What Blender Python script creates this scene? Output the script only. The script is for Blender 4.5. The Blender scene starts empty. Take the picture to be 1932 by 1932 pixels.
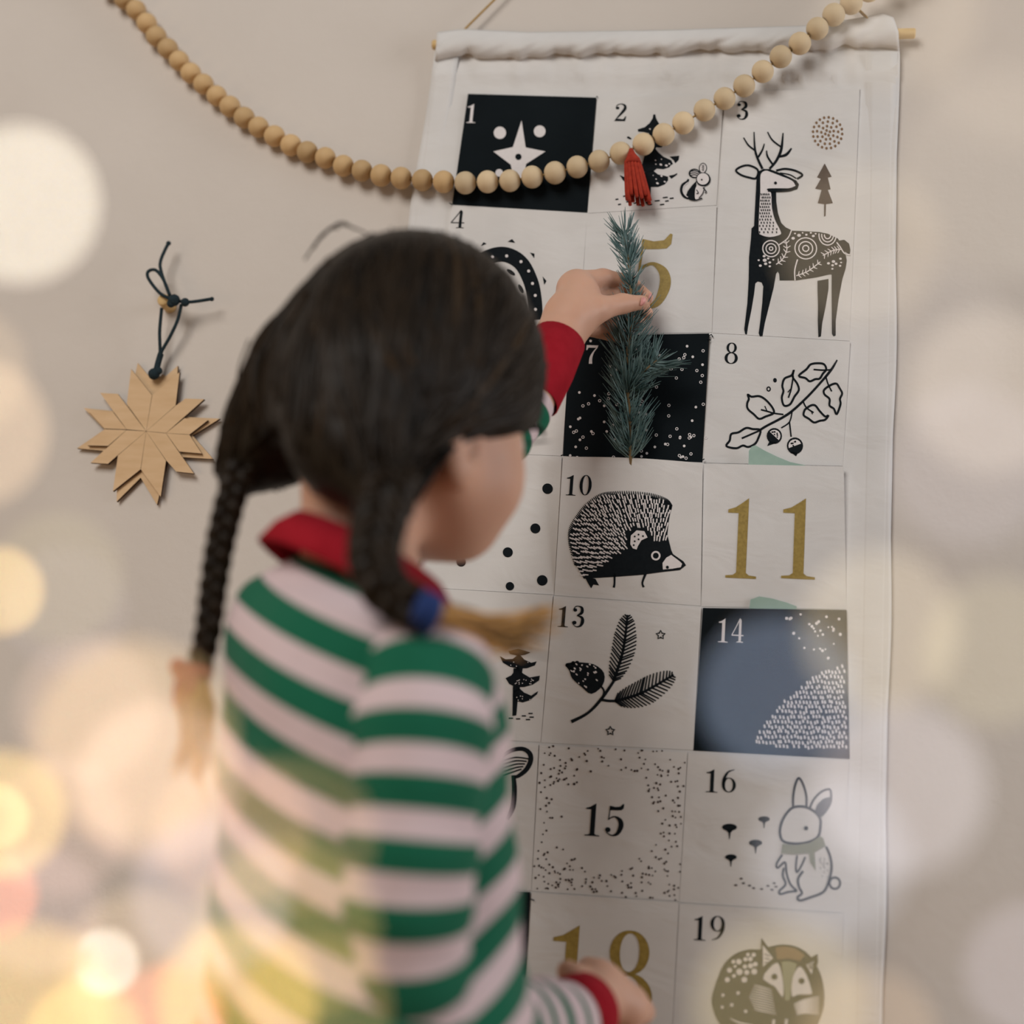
import bpy, bmesh, math, random
import numpy as np
from mathutils import Vector, Matrix

# ------------------------------------------------------------------ camera
F, D, ZC = 2600.0, 1.15, 0.72            # focal length (px of 1932), camera-wall distance, camera height
YAW, PITCH, ROLL = [math.radians(a) for a in (10.5633, 15.0682, 4.9561)]
def _rz(t): return np.array([[math.cos(t), -math.sin(t), 0], [math.sin(t), math.cos(t), 0], [0, 0, 1]])
def _rx(t): return np.array([[1, 0, 0], [0, math.cos(t), -math.sin(t)], [0, math.sin(t), math.cos(t)]])
M = _rz(YAW) @ _rx(PITCH) @ np.array([[1, 0, 0], [0, 0, -1], [0, 1, 0.]]) @ _rz(ROLL)
CAM = np.array([0, -D, ZC])
scene = bpy.context.scene
col = scene.collection
cd = bpy.data.cameras.new('camera')
cam = bpy.data.objects.new('camera', cd); col.objects.link(cam)
mw = Matrix.Identity(4)
for i in range(3):
    for j in range(3): mw[i][j] = M[i, j]
    mw[i][3] = CAM[i]
cam.matrix_world = mw
cd.sensor_fit = 'HORIZONTAL'; cd.sensor_width = 24.0; cd.lens = F / 1932 * 24.0
cd.clip_start = 0.01
cd.dof.use_dof = True
FOCUS = 1.20
APERT = 0.022
cd.dof.focus_distance = FOCUS
cd.dof.aperture_fstop = cd.lens * 0.001 / APERT
scene.camera = cam

# ------------------------------------------------------------------ light
scene.view_settings.view_transform = 'Standard'
scene.view_settings.look = 'None'
scene.view_settings.gamma = 1.0
scene.view_settings.exposure = 0.0
w = bpy.data.worlds.new('room_light'); scene.world = w
w.use_nodes = True
bg = w.node_tree.nodes['Background']
bg.inputs[0].default_value = (0.80, 0.79, 0.80, 1)
bg.inputs[1].default_value = 0.11
def window_light(name, loc, target, sx, sy, power, color):
    l = bpy.data.lights.new(name, 'AREA'); l.shape = 'RECTANGLE'; l.size = sx; l.size_y = sy
    l.energy = power; l.color = color
    o = bpy.data.objects.new(name, l); col.objects.link(o)
    o.location = loc
    o.rotation_euler = (Vector(target) - Vector(loc)).to_track_quat('-Z', 'Y').to_euler()
    return o
window_light('window_daylight_left', (-1.05, -2.4, 2.35), (0, 0, 1.2), 1.3, 1.4, 45, (1.0, 0.975, 0.93))
window_light('window_daylight_right', (2.1, -0.55, 1.35), (-0.2, -0.35, 1.0), 0.8, 1.4, 24, (0.95, 0.97, 1.0))

# warm glow of the lit Christmas tree standing left of the frame
tl = bpy.data.lights.new('tree_glow', 'POINT'); tl.energy = 4.5; tl.color = (1.0, 0.70, 0.40); tl.shadow_soft_size = 0.28
to = bpy.data.objects.new('tree_glow', tl); col.objects.link(to); to.location = (-1.15, -0.85, 0.80)
scene.cycles.max_bounces = 6; scene.cycles.diffuse_bounces = 3; scene.cycles.glossy_bounces = 2

random.seed(7); rng = np.random.default_rng(7)

# ------------------------------------------------------------------ helpers
def ray(px, py):
    return M @ np.array([(px - 966) / F, -(py - 966) / F, -1.0])
def at(px, py, y):
    """point seen at pixel px,py lying in the plane at world y (y = 0 is the wall)"""
    r = ray(px, py); t = (y + D) / r[1]
    return CAM + r * t
def vat(px, py, y): return Vector(at(px, py, y))
VP = np.array([966 + F * M[2, 0] / -M[2, 2], 966 - F * M[2, 1] / -M[2, 2]])   # zenith in the frame
def srgb(r, g, b):
    f = lambda c: c / 12.92 if c <= 0.04045 else ((c + 0.055) / 1.055) ** 2.4
    return (f(r / 255), f(g / 255), f(b / 255), 1)

def empty(name, loc, label=None, cat=None, group=None, parent=None):
    o = bpy.data.objects.new(name, None); col.objects.link(o)
    o.location = loc; o.empty_display_size = 0.02
    if parent: o.parent = parent
    tag(o, label, cat, group)
    return o
def tag(o, label=None, cat=None, group=None, kind=None):
    if label: o['label'] = label
    if cat: o['category'] = cat
    if group: o['group'] = group
    if kind: o['kind'] = kind
    return o
def wloc(o):
    v = Vector(o.location)
    while o.parent:
        o = o.parent; v = v + Vector(o.location)
    return v
def mesh_obj(name, verts, faces, mats, parent=None, smooth=True, mat_idx=None):
    """verts in world space; the object's origin becomes its parent's origin"""
    me = bpy.data.meshes.new(name)
    off = wloc(parent) if parent else Vector((0, 0, 0))
    V = np.asarray([tuple(v) for v in verts], dtype=float).reshape(-1, 3) - np.array(off)
    me.from_pydata(V.tolist(), [], [list(map(int, f)) for f in faces])
    for m in (mats if isinstance(mats, (list, tuple)) else [mats]): me.materials.append(m)
    if smooth: me.polygons.foreach_set('use_smooth', [True] * len(me.polygons))
    if mat_idx is not None: me.polygons.foreach_set('material_index', list(mat_idx))
    me.update()
    o = bpy.data.objects.new(name, me); col.objects.link(o)
    if parent: o.parent = parent
    return o
def add_attr(o, name, vals):
    a = o.data.attributes.new(name, 'FLOAT', 'POINT')
    a.data.foreach_set('value', np.asarray(vals, dtype=np.float32))

def catmull(P, n=8, closed=False):
    P = np.asarray(P, float); m = len(P)
    if m < 3: 
        t = np.linspace(0, 1, n + 1)[:, None]; return P[0] * (1 - t) + P[-1] * t
    out = []
    segs = m if closed else m - 1
    for i in range(segs):
        if closed: p0, p1, p2, p3 = P[(i - 1) % m], P[i], P[(i + 1) % m], P[(i + 2) % m]
        else: p0, p1, p2, p3 = P[max(i - 1, 0)], P[i], P[i + 1], P[min(i + 2, m - 1)]
        for k in range(n):
            t = k / n
            out.append(0.5 * (2 * p1 + (p2 - p0) * t + (2 * p0 - 5 * p1 + 4 * p2 - p3) * t * t + (3 * p1 - p0 - 3 * p2 + p3) * t ** 3))
    if not closed: out.append(P[-1])
    return np.array(out)

class MB:
    """collects geometry for one mesh"""
    def __init__(s): s.v = []; s.f = []; s.mi = []; s.a = []
    def add(s, V, Fc, mi=0, a=None):
        b = len(s.v); s.v += [tuple(x) for x in V]; s.f += [[i + b for i in f] for f in Fc]; s.mi += [mi] * len(Fc)
        s.a += (list(a) if a is not None else [0.0] * len(V))
    def tube(s, path, rad, sides=8, mi=0, a=0.0, cap=True, flat=1.0):
        P = np.asarray(path, float); n = len(P); R = np.broadcast_to(np.asarray(rad, float), (n,))
        T = np.gradient(P, axis=0); T /= np.linalg.norm(T, axis=1)[:, None] + 1e-12
        u = np.cross(T[0], [0, 0, 1.0]);
        if np.linalg.norm(u) < 1e-3: u = np.cross(T[0], [0, 1.0, 0])
        u /= np.linalg.norm(u); V = []
        for i in range(n):
            u = u - T[i] * (u @ T[i]); u /= np.linalg.norm(u) + 1e-12
            wv = np.cross(T[i], u)
            for k in range(sides):
                q = 2 * math.pi * k / sides
                V.append(P[i] + R[i] * (math.cos(q) * u + flat * math.sin(q) * wv))
        Fc = []
        for i in range(n - 1):
            for k in range(sides):
                k2 = (k + 1) % sides
                Fc.append([i * sides + k, i * sides + k2, (i + 1) * sides + k2, (i + 1) * sides + k])
        if cap: Fc.append(list(range(sides))[::-1]); Fc.append([(n - 1) * sides + k for k in range(sides)])
        s.add(V, Fc, mi, [a] * len(V))
    def ball(s, c, r, nu=16, nv=10, mi=0, mat=None, a=0.0):
        c = np.asarray(c, float); r = np.broadcast_to(np.asarray(r, float), (3,)); V = [np.array([0, 0, 1.0])]; Fc = []
        for j in range(1, nv):
            t = math.pi * j / nv
            for i in range(nu):
                p = 2 * math.pi * i / nu
                V.append(np.array([math.sin(t) * math.cos(p), math.sin(t) * math.sin(p), math.cos(t)]))
        V.append(np.array([0, 0, -1.0]))
        V = [(np.asarray(mat) @ (v * r) if mat is not None else v * r) + c for v in V]
        for i in range(nu):
            i2 = (i + 1) % nu
            Fc.append([0, 1 + i, 1 + i2])
            for j in range(nv - 2):
                Fc.append([1 + j * nu + i, 1 + (j + 1) * nu + i, 1 + (j + 1) * nu + i2, 1 + j * nu + i2])
            Fc.append([1 + (nv - 2) * nu + i, len(V) - 1, 1 + (nv - 2) * nu + i2])
        s.add(V, Fc, mi, [a] * len(V))
    def build(s, name, mats, parent=None, smooth=True, attr=None):
        o = mesh_obj(name, s.v, s.f, mats, parent, smooth, s.mi)
        if attr: add_attr(o, attr, s.a)
        return o

# ------------------------------------------------------------------ materials
def new_mat(name):
    m = bpy.data.materials.new(name); m.use_nodes = True
    nt = m.node_tree; return m, nt, nt.nodes['Principled BSDF']
def noise_mat(name, c1, c2, scale=40, rough=0.8, bump=0.0, bscale=None, detail=4, stretch=(1, 1, 1), spec=0.3, sss=0, sheen=0, dist=0.001):
    m, nt, b = new_mat(name); N = nt.nodes; L = nt.links
    tc = N.new('ShaderNodeTexCoord'); mp = N.new('ShaderNodeMapping'); mp.inputs['Scale'].default_value = stretch
    L.new(tc.outputs['Object'], mp.inputs[0])
    n = N.new('ShaderNodeTexNoise'); n.inputs['Scale'].default_value = scale; n.inputs['Detail'].default_value = detail
    L.new(mp.outputs[0], n.inputs['Vector'])
    r = N.new('ShaderNodeValToRGB'); r.color_ramp.elements[0].position = 0.3; r.color_ramp.elements[1].position = 0.7
    r.color_ramp.elements[0].color = c1; r.color_ramp.elements[1].color = c2
    L.new(n.outputs[0], r.inputs[0]); L.new(r.outputs[0], b.inputs['Base Color'])
    b.inputs['Roughness'].default_value = rough; b.inputs['Specular IOR Level'].default_value = spec
    if sss:
        b.inputs['Subsurface Weight'].default_value = sss; b.inputs['Subsurface Radius'].default_value = (0.010, 0.004, 0.002)
        b.inputs['Subsurface Scale'].default_value = 0.5
    if sheen: b.inputs['Sheen Weight'].default_value = sheen
    if bump:
        n2 = N.new('ShaderNodeTexNoise'); n2.inputs['Scale'].default_value = bscale or scale * 4; n2.inputs['Detail'].default_value = 5
        L.new(mp.outputs[0], n2.inputs['Vector'])
        bp = N.new('ShaderNodeBump'); bp.inputs['Strength'].default_value = bump; bp.inputs['Distance'].default_value = dist
        L.new(n2.outputs[0], bp.inputs['Height']); L.new(bp.outputs[0], b.inputs['Normal'])
    return m

WALL = noise_mat('wall_plaster', srgb(206, 196, 187), srgb(212, 202, 193), 6, 0.9, 0.25, 90, dist=0.002)
def cloth_mat(name, c1, c2, fold=0.35):
    m, nt, b = new_mat(name); N = nt.nodes; L = nt.links
    tc = N.new('ShaderNodeTexCoord')
    n = N.new('ShaderNodeTexNoise'); n.inputs['Scale'].default_value = 18; n.inputs['Detail'].default_value = 3
    L.new(tc.outputs['Object'], n.inputs['Vector'])
    r = N.new('ShaderNodeValToRGB'); r.color_ramp.elements[0].color = c1; r.color_ramp.elements[1].color = c2
    r.color_ramp.elements[0].position = 0.35; r.color_ramp.elements[1].position = 0.65
    L.new(n.outputs[0], r.inputs[0]); L.new(r.outputs[0], b.inputs['Base Color'])
    b.inputs['Roughness'].default_value = 0.92; b.inputs['Specular IOR Level'].default_value = 0.15
    # soft folds + weave
    mp = N.new('ShaderNodeMapping'); mp.inputs['Scale'].default_value = (0.6, 1, 1.3); mp.inputs['Rotation'].default_value = (0, 0.5, 0)
    L.new(tc.outputs['Object'], mp.inputs[0])
    n2 = N.new('ShaderNodeTexNoise'); n2.inputs['Scale'].default_value = 22; n2.inputs['Detail'].default_value = 3; n2.inputs['Distortion'].default_value = 0.6
    L.new(mp.outputs[0], n2.inputs['Vector'])
    bp = N.new('ShaderNodeBump'); bp.inputs['Strength'].default_value = fold; bp.inputs['Distance'].default_value = 0.006
    L.new(n2.outputs[0], bp.inputs['Height'])
    wv = N.new('ShaderNodeTexNoise'); wv.inputs['Scale'].default_value = 1400; wv.inputs['Detail'].default_value = 1
    L.new(tc.outputs['Object'], wv.inputs['Vector'])
    b2 = N.new('ShaderNodeBump'); b2.inputs['Strength'].default_value = 0.15; b2.inputs['Distance'].default_value = 0.0005
    L.new(wv.outputs[0], b2.inputs['Height']); L.new(bp.outputs[0], b2.inputs['Normal']); L.new(b2.outputs[0], b.inputs['Normal'])
    return m
CLOTH = cloth_mat('white_cotton', srgb(214, 210, 207), srgb(220, 216, 213))
CLOTHK = cloth_mat('black_cotton', srgb(13, 20, 24), srgb(17, 24, 28), 0.2)
INK = noise_mat('black_ink', srgb(14, 20, 25), srgb(20, 26, 30), 300, 0.85, spec=0.15)
BROWN = noise_mat('brown_ink', srgb(128, 100, 76), srgb(142, 114, 88), 300, 0.85, spec=0.15)
DBROWN = noise_mat('dark_brown_ink', srgb(66, 54, 50), srgb(84, 70, 66), 300, 0.85, spec=0.15)
GOLD = noise_mat('gold_ink', srgb(140, 116, 50), srgb(164, 138, 66), 400, 0.55, spec=0.4)
SAGE = noise_mat('sage_ink', srgb(132, 134, 112), srgb(142, 144, 120), 300, 0.85)
WHITE = noise_mat('white_ink', srgb(222, 215, 214), srgb(228, 221, 220), 300, 0.9, spec=0.15)
def wood_mat(name, c1, c2, per=True, scale=60):
    m = noise_mat(name, c1, c2, scale, 0.62, 0.12, 500, 5, (1, 1, 5), 0.3, dist=0.0006)
    if per:
        nt = m.node_tree; N = nt.nodes; L = nt.links; b = N['Principled BSDF']
        src = b.inputs['Base Color'].links[0].from_socket
        oi = N.new('ShaderNodeObjectInfo'); hs = N.new('ShaderNodeHueSaturation')
        mr = N.new('ShaderNodeMapRange'); mr.inputs['To Min'].default_value = 0.82; mr.inputs['To Max'].default_value = 1.12
        L.new(oi.outputs['Random'], mr.inputs[0]); L.new(mr.outputs[0], hs.inputs['Value']); L.new(src, hs.inputs['Color'])
        L.new(hs.outputs[0], b.inputs['Base Color'])
    return m
BEAD = wood_mat('bead_wood', srgb(196, 160, 112), srgb(212, 178, 132))
BEAD2 = wood_mat('bead_wood_pale', srgb(214, 188, 150), srgb(226, 202, 166))
ROD = wood_mat('dowel_wood', srgb(206, 172, 116), srgb(222, 190, 138), False)
PLY = wood_mat('plywood', srgb(206, 170, 128), srgb(216, 182, 142), False, 30)
BURNT = noise_mat('laser_burnt_edge', srgb(58, 40, 28), srgb(80, 56, 38), 200, 0.8)
TWINE = noise_mat('dark_green_cord', srgb(24, 38, 44), srgb(36, 52, 58), 700, 0.9, 0.5, 900)
CORDG = noise_mat('tan_cord', srgb(160, 126, 72), srgb(184, 150, 96), 500, 0.8)
REDT = noise_mat('rust_red_suede', srgb(150, 44, 28), srgb(172, 56, 36), 300, 0.9, 0.3, 800)
SKIN = noise_mat('skin', srgb(202, 154, 129), srgb(211, 166, 142), 14, 0.5, 0.05, 500, spec=0.35, sss=0.25)
NAIL = noise_mat('fingernail', srgb(216, 150, 146), srgb(224, 164, 158), 100, 0.3)
EYEW = noise_mat('eye_white', srgb(225, 220, 215), srgb(232, 228, 224), 50, 0.2)
EYED = noise_mat('eye_iris', srgb(40, 30, 24), srgb(60, 44, 34), 50, 0.15)
LIP = noise_mat('lips', srgb(190, 110, 106), srgb(200, 120, 114), 80, 0.45)
REDF = noise_mat('red_jersey', srgb(146, 18, 32), srgb(160, 26, 40), 60, 0.9, 0.3, 500, spec=0.15)
BLUET = noise_mat('blue_elastic', srgb(24, 44, 92), srgb(36, 60, 116), 200, 0.8)
PINKT = noise_mat('dusty_red_elastic', srgb(150, 70, 66), srgb(170, 88, 80), 200, 0.8)
LEAFG = noise_mat('pale_green_paper', srgb(150, 176, 164), srgb(164, 188, 176), 80, 0.9)
def hair_mat(name, dark, light, gold):
    m, nt, b = new_mat(name); N = nt.nodes; L = nt.links
    a = N.new('ShaderNodeAttribute'); a.attribute_name = 'tone'
    r = N.new('ShaderNodeValToRGB'); e = r.color_ramp.elements
    e[0].color = dark; e[0].position = 0; e[1].color = gold; e[1].position = 1
    x = e.new(0.5); x.color = light
    L.new(a.outputs['Fac'], r.inputs[0]); L.new(r.outputs[0], b.inputs['Base Color'])
    b.inputs['Roughness'].default_value = 0.42; b.inputs['Specular IOR Level'].default_value = 0.14
    tc = N.new('ShaderNodeTexCoord'); n2 = N.new('ShaderNodeTexNoise'); n2.inputs['Scale'].default_value = 160
    mp = N.new('ShaderNodeMapping'); mp.inputs['Scale'].default_value = (1, 1, 0.15); L.new(tc.outputs['Object'], mp.inputs[0]); L.new(mp.outputs[0], n2.inputs[0])
    bp = N.new('ShaderNodeBump'); bp.inputs['Strength'].default_value = 0.5; bp.inputs['Distance'].default_value = 0.002
    L.new(n2.outputs[0], bp.inputs['Height']); L.new(bp.outputs[0], b.inputs['Normal'])
    return m
HAIR = hair_mat('brown_hair', srgb(18, 14, 10), srgb(44, 33, 22), srgb(214, 160, 92))
def stripe_mat(name):
    m, nt, b = new_mat(name); N = nt.nodes; L = nt.links
    a = N.new('ShaderNodeAttribute'); a.attribute_name = 'stripe'
    fr = N.new('ShaderNodeMath'); fr.operation = 'FRACT'; L.new(a.outputs['Fac'], fr.inputs[0])
    r = N.new('ShaderNodeValToRGB'); e = r.color_ramp.elements
    gr, wh = srgb(20, 98, 72), srgb(212, 190, 192)
    e[0].position = 0.0; e[0].color = gr; e[1].position = 0.50; e[1].color = gr
    x = e.new(0.53); x.color = wh; x = e.new(0.97); x.color = wh; x = e.new(1.0); x.color = gr
    L.new(fr.outputs[0], r.inputs[0]); L.new(r.outputs[0], b.inputs['Base Color'])
    b.inputs['Roughness'].default_value = 0.9; b.inputs['Specular IOR Level'].default_value = 0.2; b.inputs['Sheen Weight'].default_value = 0.08
    tc = N.new('ShaderNodeTexCoord'); n2 = N.new('ShaderNodeTexNoise'); n2.inputs['Scale'].default_value = 22; n2.inputs['Detail'].default_value = 3
    L.new(tc.outputs['Object'], n2.inputs[0])
    bp = N.new('ShaderNodeBump'); bp.inputs['Strength'].default_value = 0.35; bp.inputs['Distance'].default_value = 0.012
    L.new(n2.outputs[0], bp.inputs['Height']); L.new(bp.outputs[0], b.inputs['Normal'])
    return m
STRIPE = stripe_mat('green_white_stripe_jersey')
FLOOR = noise_mat('floor_wood', srgb(150, 118, 88), srgb(170, 138, 104), 12, 0.6, 0.1, 80, stretch=(1, 8, 1))
NEEDLE = noise_mat('fir_needle', srgb(50, 84, 84), srgb(116, 140, 138), 90, 0.5, spec=0.5)
BARK = noise_mat('fir_bark', srgb(112, 92, 62), srgb(136, 110, 78), 200, 0.85, 0.4, 600)

# ------------------------------------------------------------------ the setting
def struct(name, V, Fc, m, label=None):
    o = mesh_obj(name, V, Fc, m, None, False); tag(o, label, None, None, 'structure'); return o
struct('wall_back', [(-2.2, 0, 0), (2.2, 0, 0), (2.2, 0, 2.5), (-2.2, 0, 2.5), (-2.2, 0.1, 0), (2.2, 0.1, 0), (2.2, 0.1, 2.5), (-2.2, 0.1, 2.5)],
       [[0, 1, 2, 3], [5, 4, 7, 6], [4, 0, 3, 7], [1, 5, 6, 2], [3, 2, 6, 7], [4, 5, 1, 0]], WALL, 'plain off-white plaster wall behind the calendar')
struct('floor', [(-2.2, -2.6, 0), (2.2, -2.6, 0), (2.2, 0, 0), (-2.2, 0, 0), (-2.2, -2.6, -0.05), (2.2, -2.6, -0.05), (2.2, 0, -0.05), (-2.2, 0, -0.05)],
       [[0, 1, 2, 3], [7, 6, 5, 4], [0, 4, 5, 1], [1, 5, 6, 2], [2, 6, 7, 3], [3, 7, 4, 0]], FLOOR, 'wooden floor below the frame')

# ------------------------------------------------------------------ ink: flat print laid on cloth
class Ink:
    """flat shapes drawn in photo-pixel coordinates, laid on a cloth plane"""
    def __init__(s, dep): s.dep = dep; s.by = {}; s.cur = 'print'; s.nn = 0
    def _m(s, mat): return s.by.setdefault((s.cur, mat.name), (mat, MB()))[1]
    def T(s, pts, c):
        P = np.asarray(pts, float)
        return P if c is None else np.array([c[0], c[1]]) + P * c[2]
    def put(s, P, Fc, mat, lv):
        s._m(mat).add([at(x, y, -(s.dep(x, y) + 0.00028 * lv)) for x, y in P], Fc)
    def poly(s, pts, mat=None, lv=1, c=None, smooth=0):
        P = s.T(pts, c)
        if smooth: P = catmull(P, smooth, True)
        from mathutils.geometry import tessellate_polygon
        tri = tessellate_polygon([[Vector((p[0], p[1], 0)) for p in P]])
        s.put(P, [list(t) for t in tri], mat or INK, lv)
    def disc(s, x, y, r, mat=None, lv=1, c=None, ry=None, n=18, rot=0):
        ry = ry or r; a = np.linspace(0, 2 * math.pi, n, endpoint=False)
        X = r * np.cos(a); Y = ry * np.sin(a)
        P = s.T(np.stack([x + X * math.cos(rot) - Y * math.sin(rot), y + X * math.sin(rot) + Y * math.cos(rot)], 1), c)
        s.put(P, [list(range(n))], mat or INK, lv)
    def line(s, pts, w, mat=None, lv=1, c=None, closed=False, n=6, straight=False):
        P = s.T(pts, c); k = c[2] if c else 1
        W = np.broadcast_to(np.asarray(w, float), (len(P),)) * k
        Q = np.concatenate([P, W[:, None]], 1)
        if not straight: Q = catmull(Q, n, closed)
        P, W = Q[:, :2], np.maximum(Q[:, 2], 0.05)
        if closed: T = np.roll(P, -1, 0) - np.roll(P, 1, 0)
        else: T = np.gradient(P, axis=0)
        T /= np.linalg.norm(T, axis=1)[:, None] + 1e-9
        Nn = np.stack([-T[:, 1], T[:, 0]], 1)
        A = P + Nn * W[:, None] / 2; B = P - Nn * W[:, None] / 2; m = len(P)
        Fc = [[i, (i + 1) % m, m + (i + 1) % m, m + i] for i in range(m if closed else m - 1)]
        s.put(np.concatenate([A, B]), Fc, mat or INK, lv)
    def ring(s, x, y, r, w, mat=None, lv=1, c=None, ry=None, wv=None, rot=0):
        a = np.linspace(0, 2 * math.pi, 24, endpoint=False); ry = ry or r
        X = r * np.cos(a); Y = ry * np.sin(a)
        pts = np.stack([x + X * math.cos(rot) - Y * math.sin(rot), y + X * math.sin(rot) + Y * math.cos(rot)], 1)
        W = w + (wv or 0) * np.abs(np.cos(a)) ** 1.5
        s.line(pts, W, mat, lv, c, True, 2)
    def number(s, text, box, mat=None, lv=1, gap=0.12):
        """didone numerals inside box = (x0, y0, x1, y1) in pixels, leaning with the wall's verticals"""
        x0, y0, x1, y1 = box; n = len(text)
        gw = (x1 - x0) / (n + gap * (n - 1))
        for i, ch in enumerate(text):
            ox = x0 + i * gw * (1 + gap); s.nn += 1; s.cur = 'numeral%d' % s.nn
            wu = {'1': (8, 58), '0': (0, 60), '2': (2, 54), '3': (3, 54), '4': (0, 62), '5': (4, 56), '6': (3, 57), '7': (5, 55), '8': (3, 57), '9': (3, 57)}[ch]
            if ch == '1' and n > 1 : ww = gw * 0.82
            else: ww = gw
            sx = ww / (wu[1] - wu[0]); sy = (y1 - y0) / 100
            dv = np.array([ox - VP[0], y0 - VP[1]]); lean = dv[0] / dv[1]
            slope = 0.02 + (y0 - 300) * 4e-5
            def tf(p, ox=ox, sx=sx, sy=sy, wu=wu, lean=lean, slope=slope):
                p = np.asarray(p, float); X = (p[:, 0] - wu[0]) * sx
                return np.stack([ox + X + (p[:, 1] - 50) * sy * lean, y0 + p[:, 1] * sy + X * slope], 1)
            k = (sx + sy) / 2
            P = lambda pts, sm=0: s.poly(tf(catmull(pts, sm, True) if sm else pts), mat, lv)
            S = lambda pts, w: s.line(tf(pts), np.asarray(w) * k, mat, lv)
            B = lambda x, y, r: s.poly(tf([(x + r * math.cos(t), y + r * math.sin(t)) for t in np.linspace(0, 6.283, 14, endpoint=False)]), mat, lv)
            def O(cx, cy, rx, ry, th, tv):
                a = np.linspace(0, 2 * math.pi, 28, endpoint=False)
                s.line(tf(np.stack([cx + rx * np.cos(a), cy + ry * np.sin(a)], 1)), (th + (tv - th) * np.abs(np.cos(a)) ** 1.6) * k, mat, lv, None, True, 1)
            if ch == '1': P([(8, 15), (20, 12), (31, 6), (41, 0), (41, 93), (46, 96), (58, 97), (58, 100), (8, 100), (8, 97), (20, 96), (25, 93), (25, 19), (8, 19)])
            if ch == '0': O(30, 50, 23, 48, 3, 15)
            if ch == '2':
                B(13, 25, 8); S([(7, 22), (12, 8), (28, 1.5), (43, 10), (45, 28), (32, 53), (7, 93)], [3, 4, 4, 11, 14, 11, 3])
                P([(2, 100), (8, 90), (22, 86), (34, 89), (42, 88), (49, 72), (53, 72), (49, 100)])
            if ch == '3':
                B(13, 20, 8); S([(6, 18), (14, 4), (27, 1.5), (40, 10), (40, 32), (22, 46)], [3, 4, 4, 12, 13, 3])
                S([(22, 46), (42, 54), (46, 74), (38, 94), (22, 98.5), (8, 88)], [3, 11, 15, 9, 4, 3]); B(13, 80, 9)
            if ch == '4':
                S([(42, 0), (22, 36), (1, 70)], [4, 4, 4]); P([(0, 68), (62, 68), (62, 73), (0, 73)]); P([(40, 0), (44, 0), (50, 8), (50, 95), (62, 97), (62, 100), (26, 100), (26, 97), (37, 95), (37, 6)])
            if ch == '5':
                P([(14, 8), (30, 11), (44, 9), (52, 0), (55, 1), (54, 14), (48, 20), (38, 21), (14, 22)]); S([(15, 10), (14, 30), (12, 52)], [3, 3, 3])
                S([(12, 51), (20, 44), (32, 41), (46, 52), (49, 70), (40, 92), (24, 98.5), (8, 90)], [2, 4, 5, 13, 15, 10, 4, 3]); B(12, 82, 8)
            if ch == '6':
                O(30, 68, 21, 30, 3, 13); S([(9, 70), (11, 42), (26, 12), (50, 1)], [13, 12, 7, 2])
            if ch == '9':
                O(30, 32, 21, 30, 3, 13); S([(51, 30), (49, 58), (34, 88), (10, 99)], [13, 12, 7, 2])
            if ch == '7':
                P([(5, 0), (5, 26), (9, 26), (14, 13), (50, 13), (55, 0)]); S([(52, 8), (36, 36), (27, 66), (27, 98)], [4, 7, 13, 16])
            if ch == '8':
                O(30, 24, 16, 22.5, 3, 11); O(30, 73, 21, 25.5, 3, 13)
        s.cur = 'print'
    def build(s, prefix, parent):
        for nm, (m, mb) in s.by.items():
            mb.build('numeral' if nm[0].startswith('numeral') else prefix, m, parent, False)

# ------------------------------------------------------------------ calendar
cal = empty('advent_calendar', at(1240, 75, 0), 'white cotton wall calendar with numbered picture pockets, hanging from a wooden dowel', 'calendar')
def grid_patch(fn, nu, nv):
    V = [fn(i / nu, j / nv) for j in range(nv + 1) for i in range(nu + 1)]
    Fc = [[j * (nu + 1) + i, j * (nu + 1) + i + 1, (j + 1) * (nu + 1) + i + 1, (j + 1) * (nu + 1) + i] for j in range(nv) for i in range(nu)]
    return V, Fc
# backing cloth
LE = [(60, 823), (90, 820), (110, 818), (180, 808), (400, 776), (700, 744), (1100, 708), (1600, 668), (2250, 620)]
RE = [(28, 1682), (60, 1693), (110, 1695), (180, 1694), (400, 1692), (700, 1688), (1100, 1680), (1600, 1671), (2250, 1660)]
TOPY = [(0.0, 62), (0.06, 56), (0.2, 62), (0.5, 58), (0.8, 50), (0.92, 36), (0.98, 27), (1.0, 34)]
def interp(tab, x, a=0, b=1): return float(np.interp(x, [t[a] for t in tab], [t[b] for t in tab]))
gath = [random.uniform(0, 6.28) for _ in range(8)]
def ripple(u):
    return sum(math.sin(u * f + p) * a for f, p, a in zip((37, 61, 93, 140, 23, 200), gath, (0.30, 0.3, 0.22, 0.18, 0.3, 0.1)))
def rod_y(u): return 85 + (62 - 85) * u
def backing(u, v):
    top = interp(TOPY, u); hem = rod_y(u) + 24 + 7 * ripple(u)
    edge = min(u, 1 - u)
    if v < 0.12:
        q = v / 0.12; y = top + (hem - top) * q
        dep = 0.006 + 0.0108 * math.sin(math.pi * min(1, 0.12 + 0.82 * q)) ** 0.7 + 0.0016 * ripple(u * 1.3 + q * 0.12) * math.sin(math.pi * q)
    else:
        q = (v - 0.12) / 0.88; y = hem + (2250 - hem) * q ** 1.35
        fall = math.exp(-(y - hem) / 60)
        dep = 0.0042 + 0.0030 * (1 - fall) * math.exp(-(y - hem) / 160) + 0.0026 * ripple(u) * fall
        dep = max(dep, 0.0015)
    x = interp(LE, y, 0, 1) * (1 - u) + interp(RE, y, 0, 1) * u
    x += 3 * math.sin(y * 0.012) * (edge < 0.02)
    if y > 150: dep = min(dep, 0.0036)
    return at(x, y, -dep)
V, Fc = grid_patch(backing, 150, 110)
b = mesh_obj('backing_cloth', V, Fc, CLOTH, cal)
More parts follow.
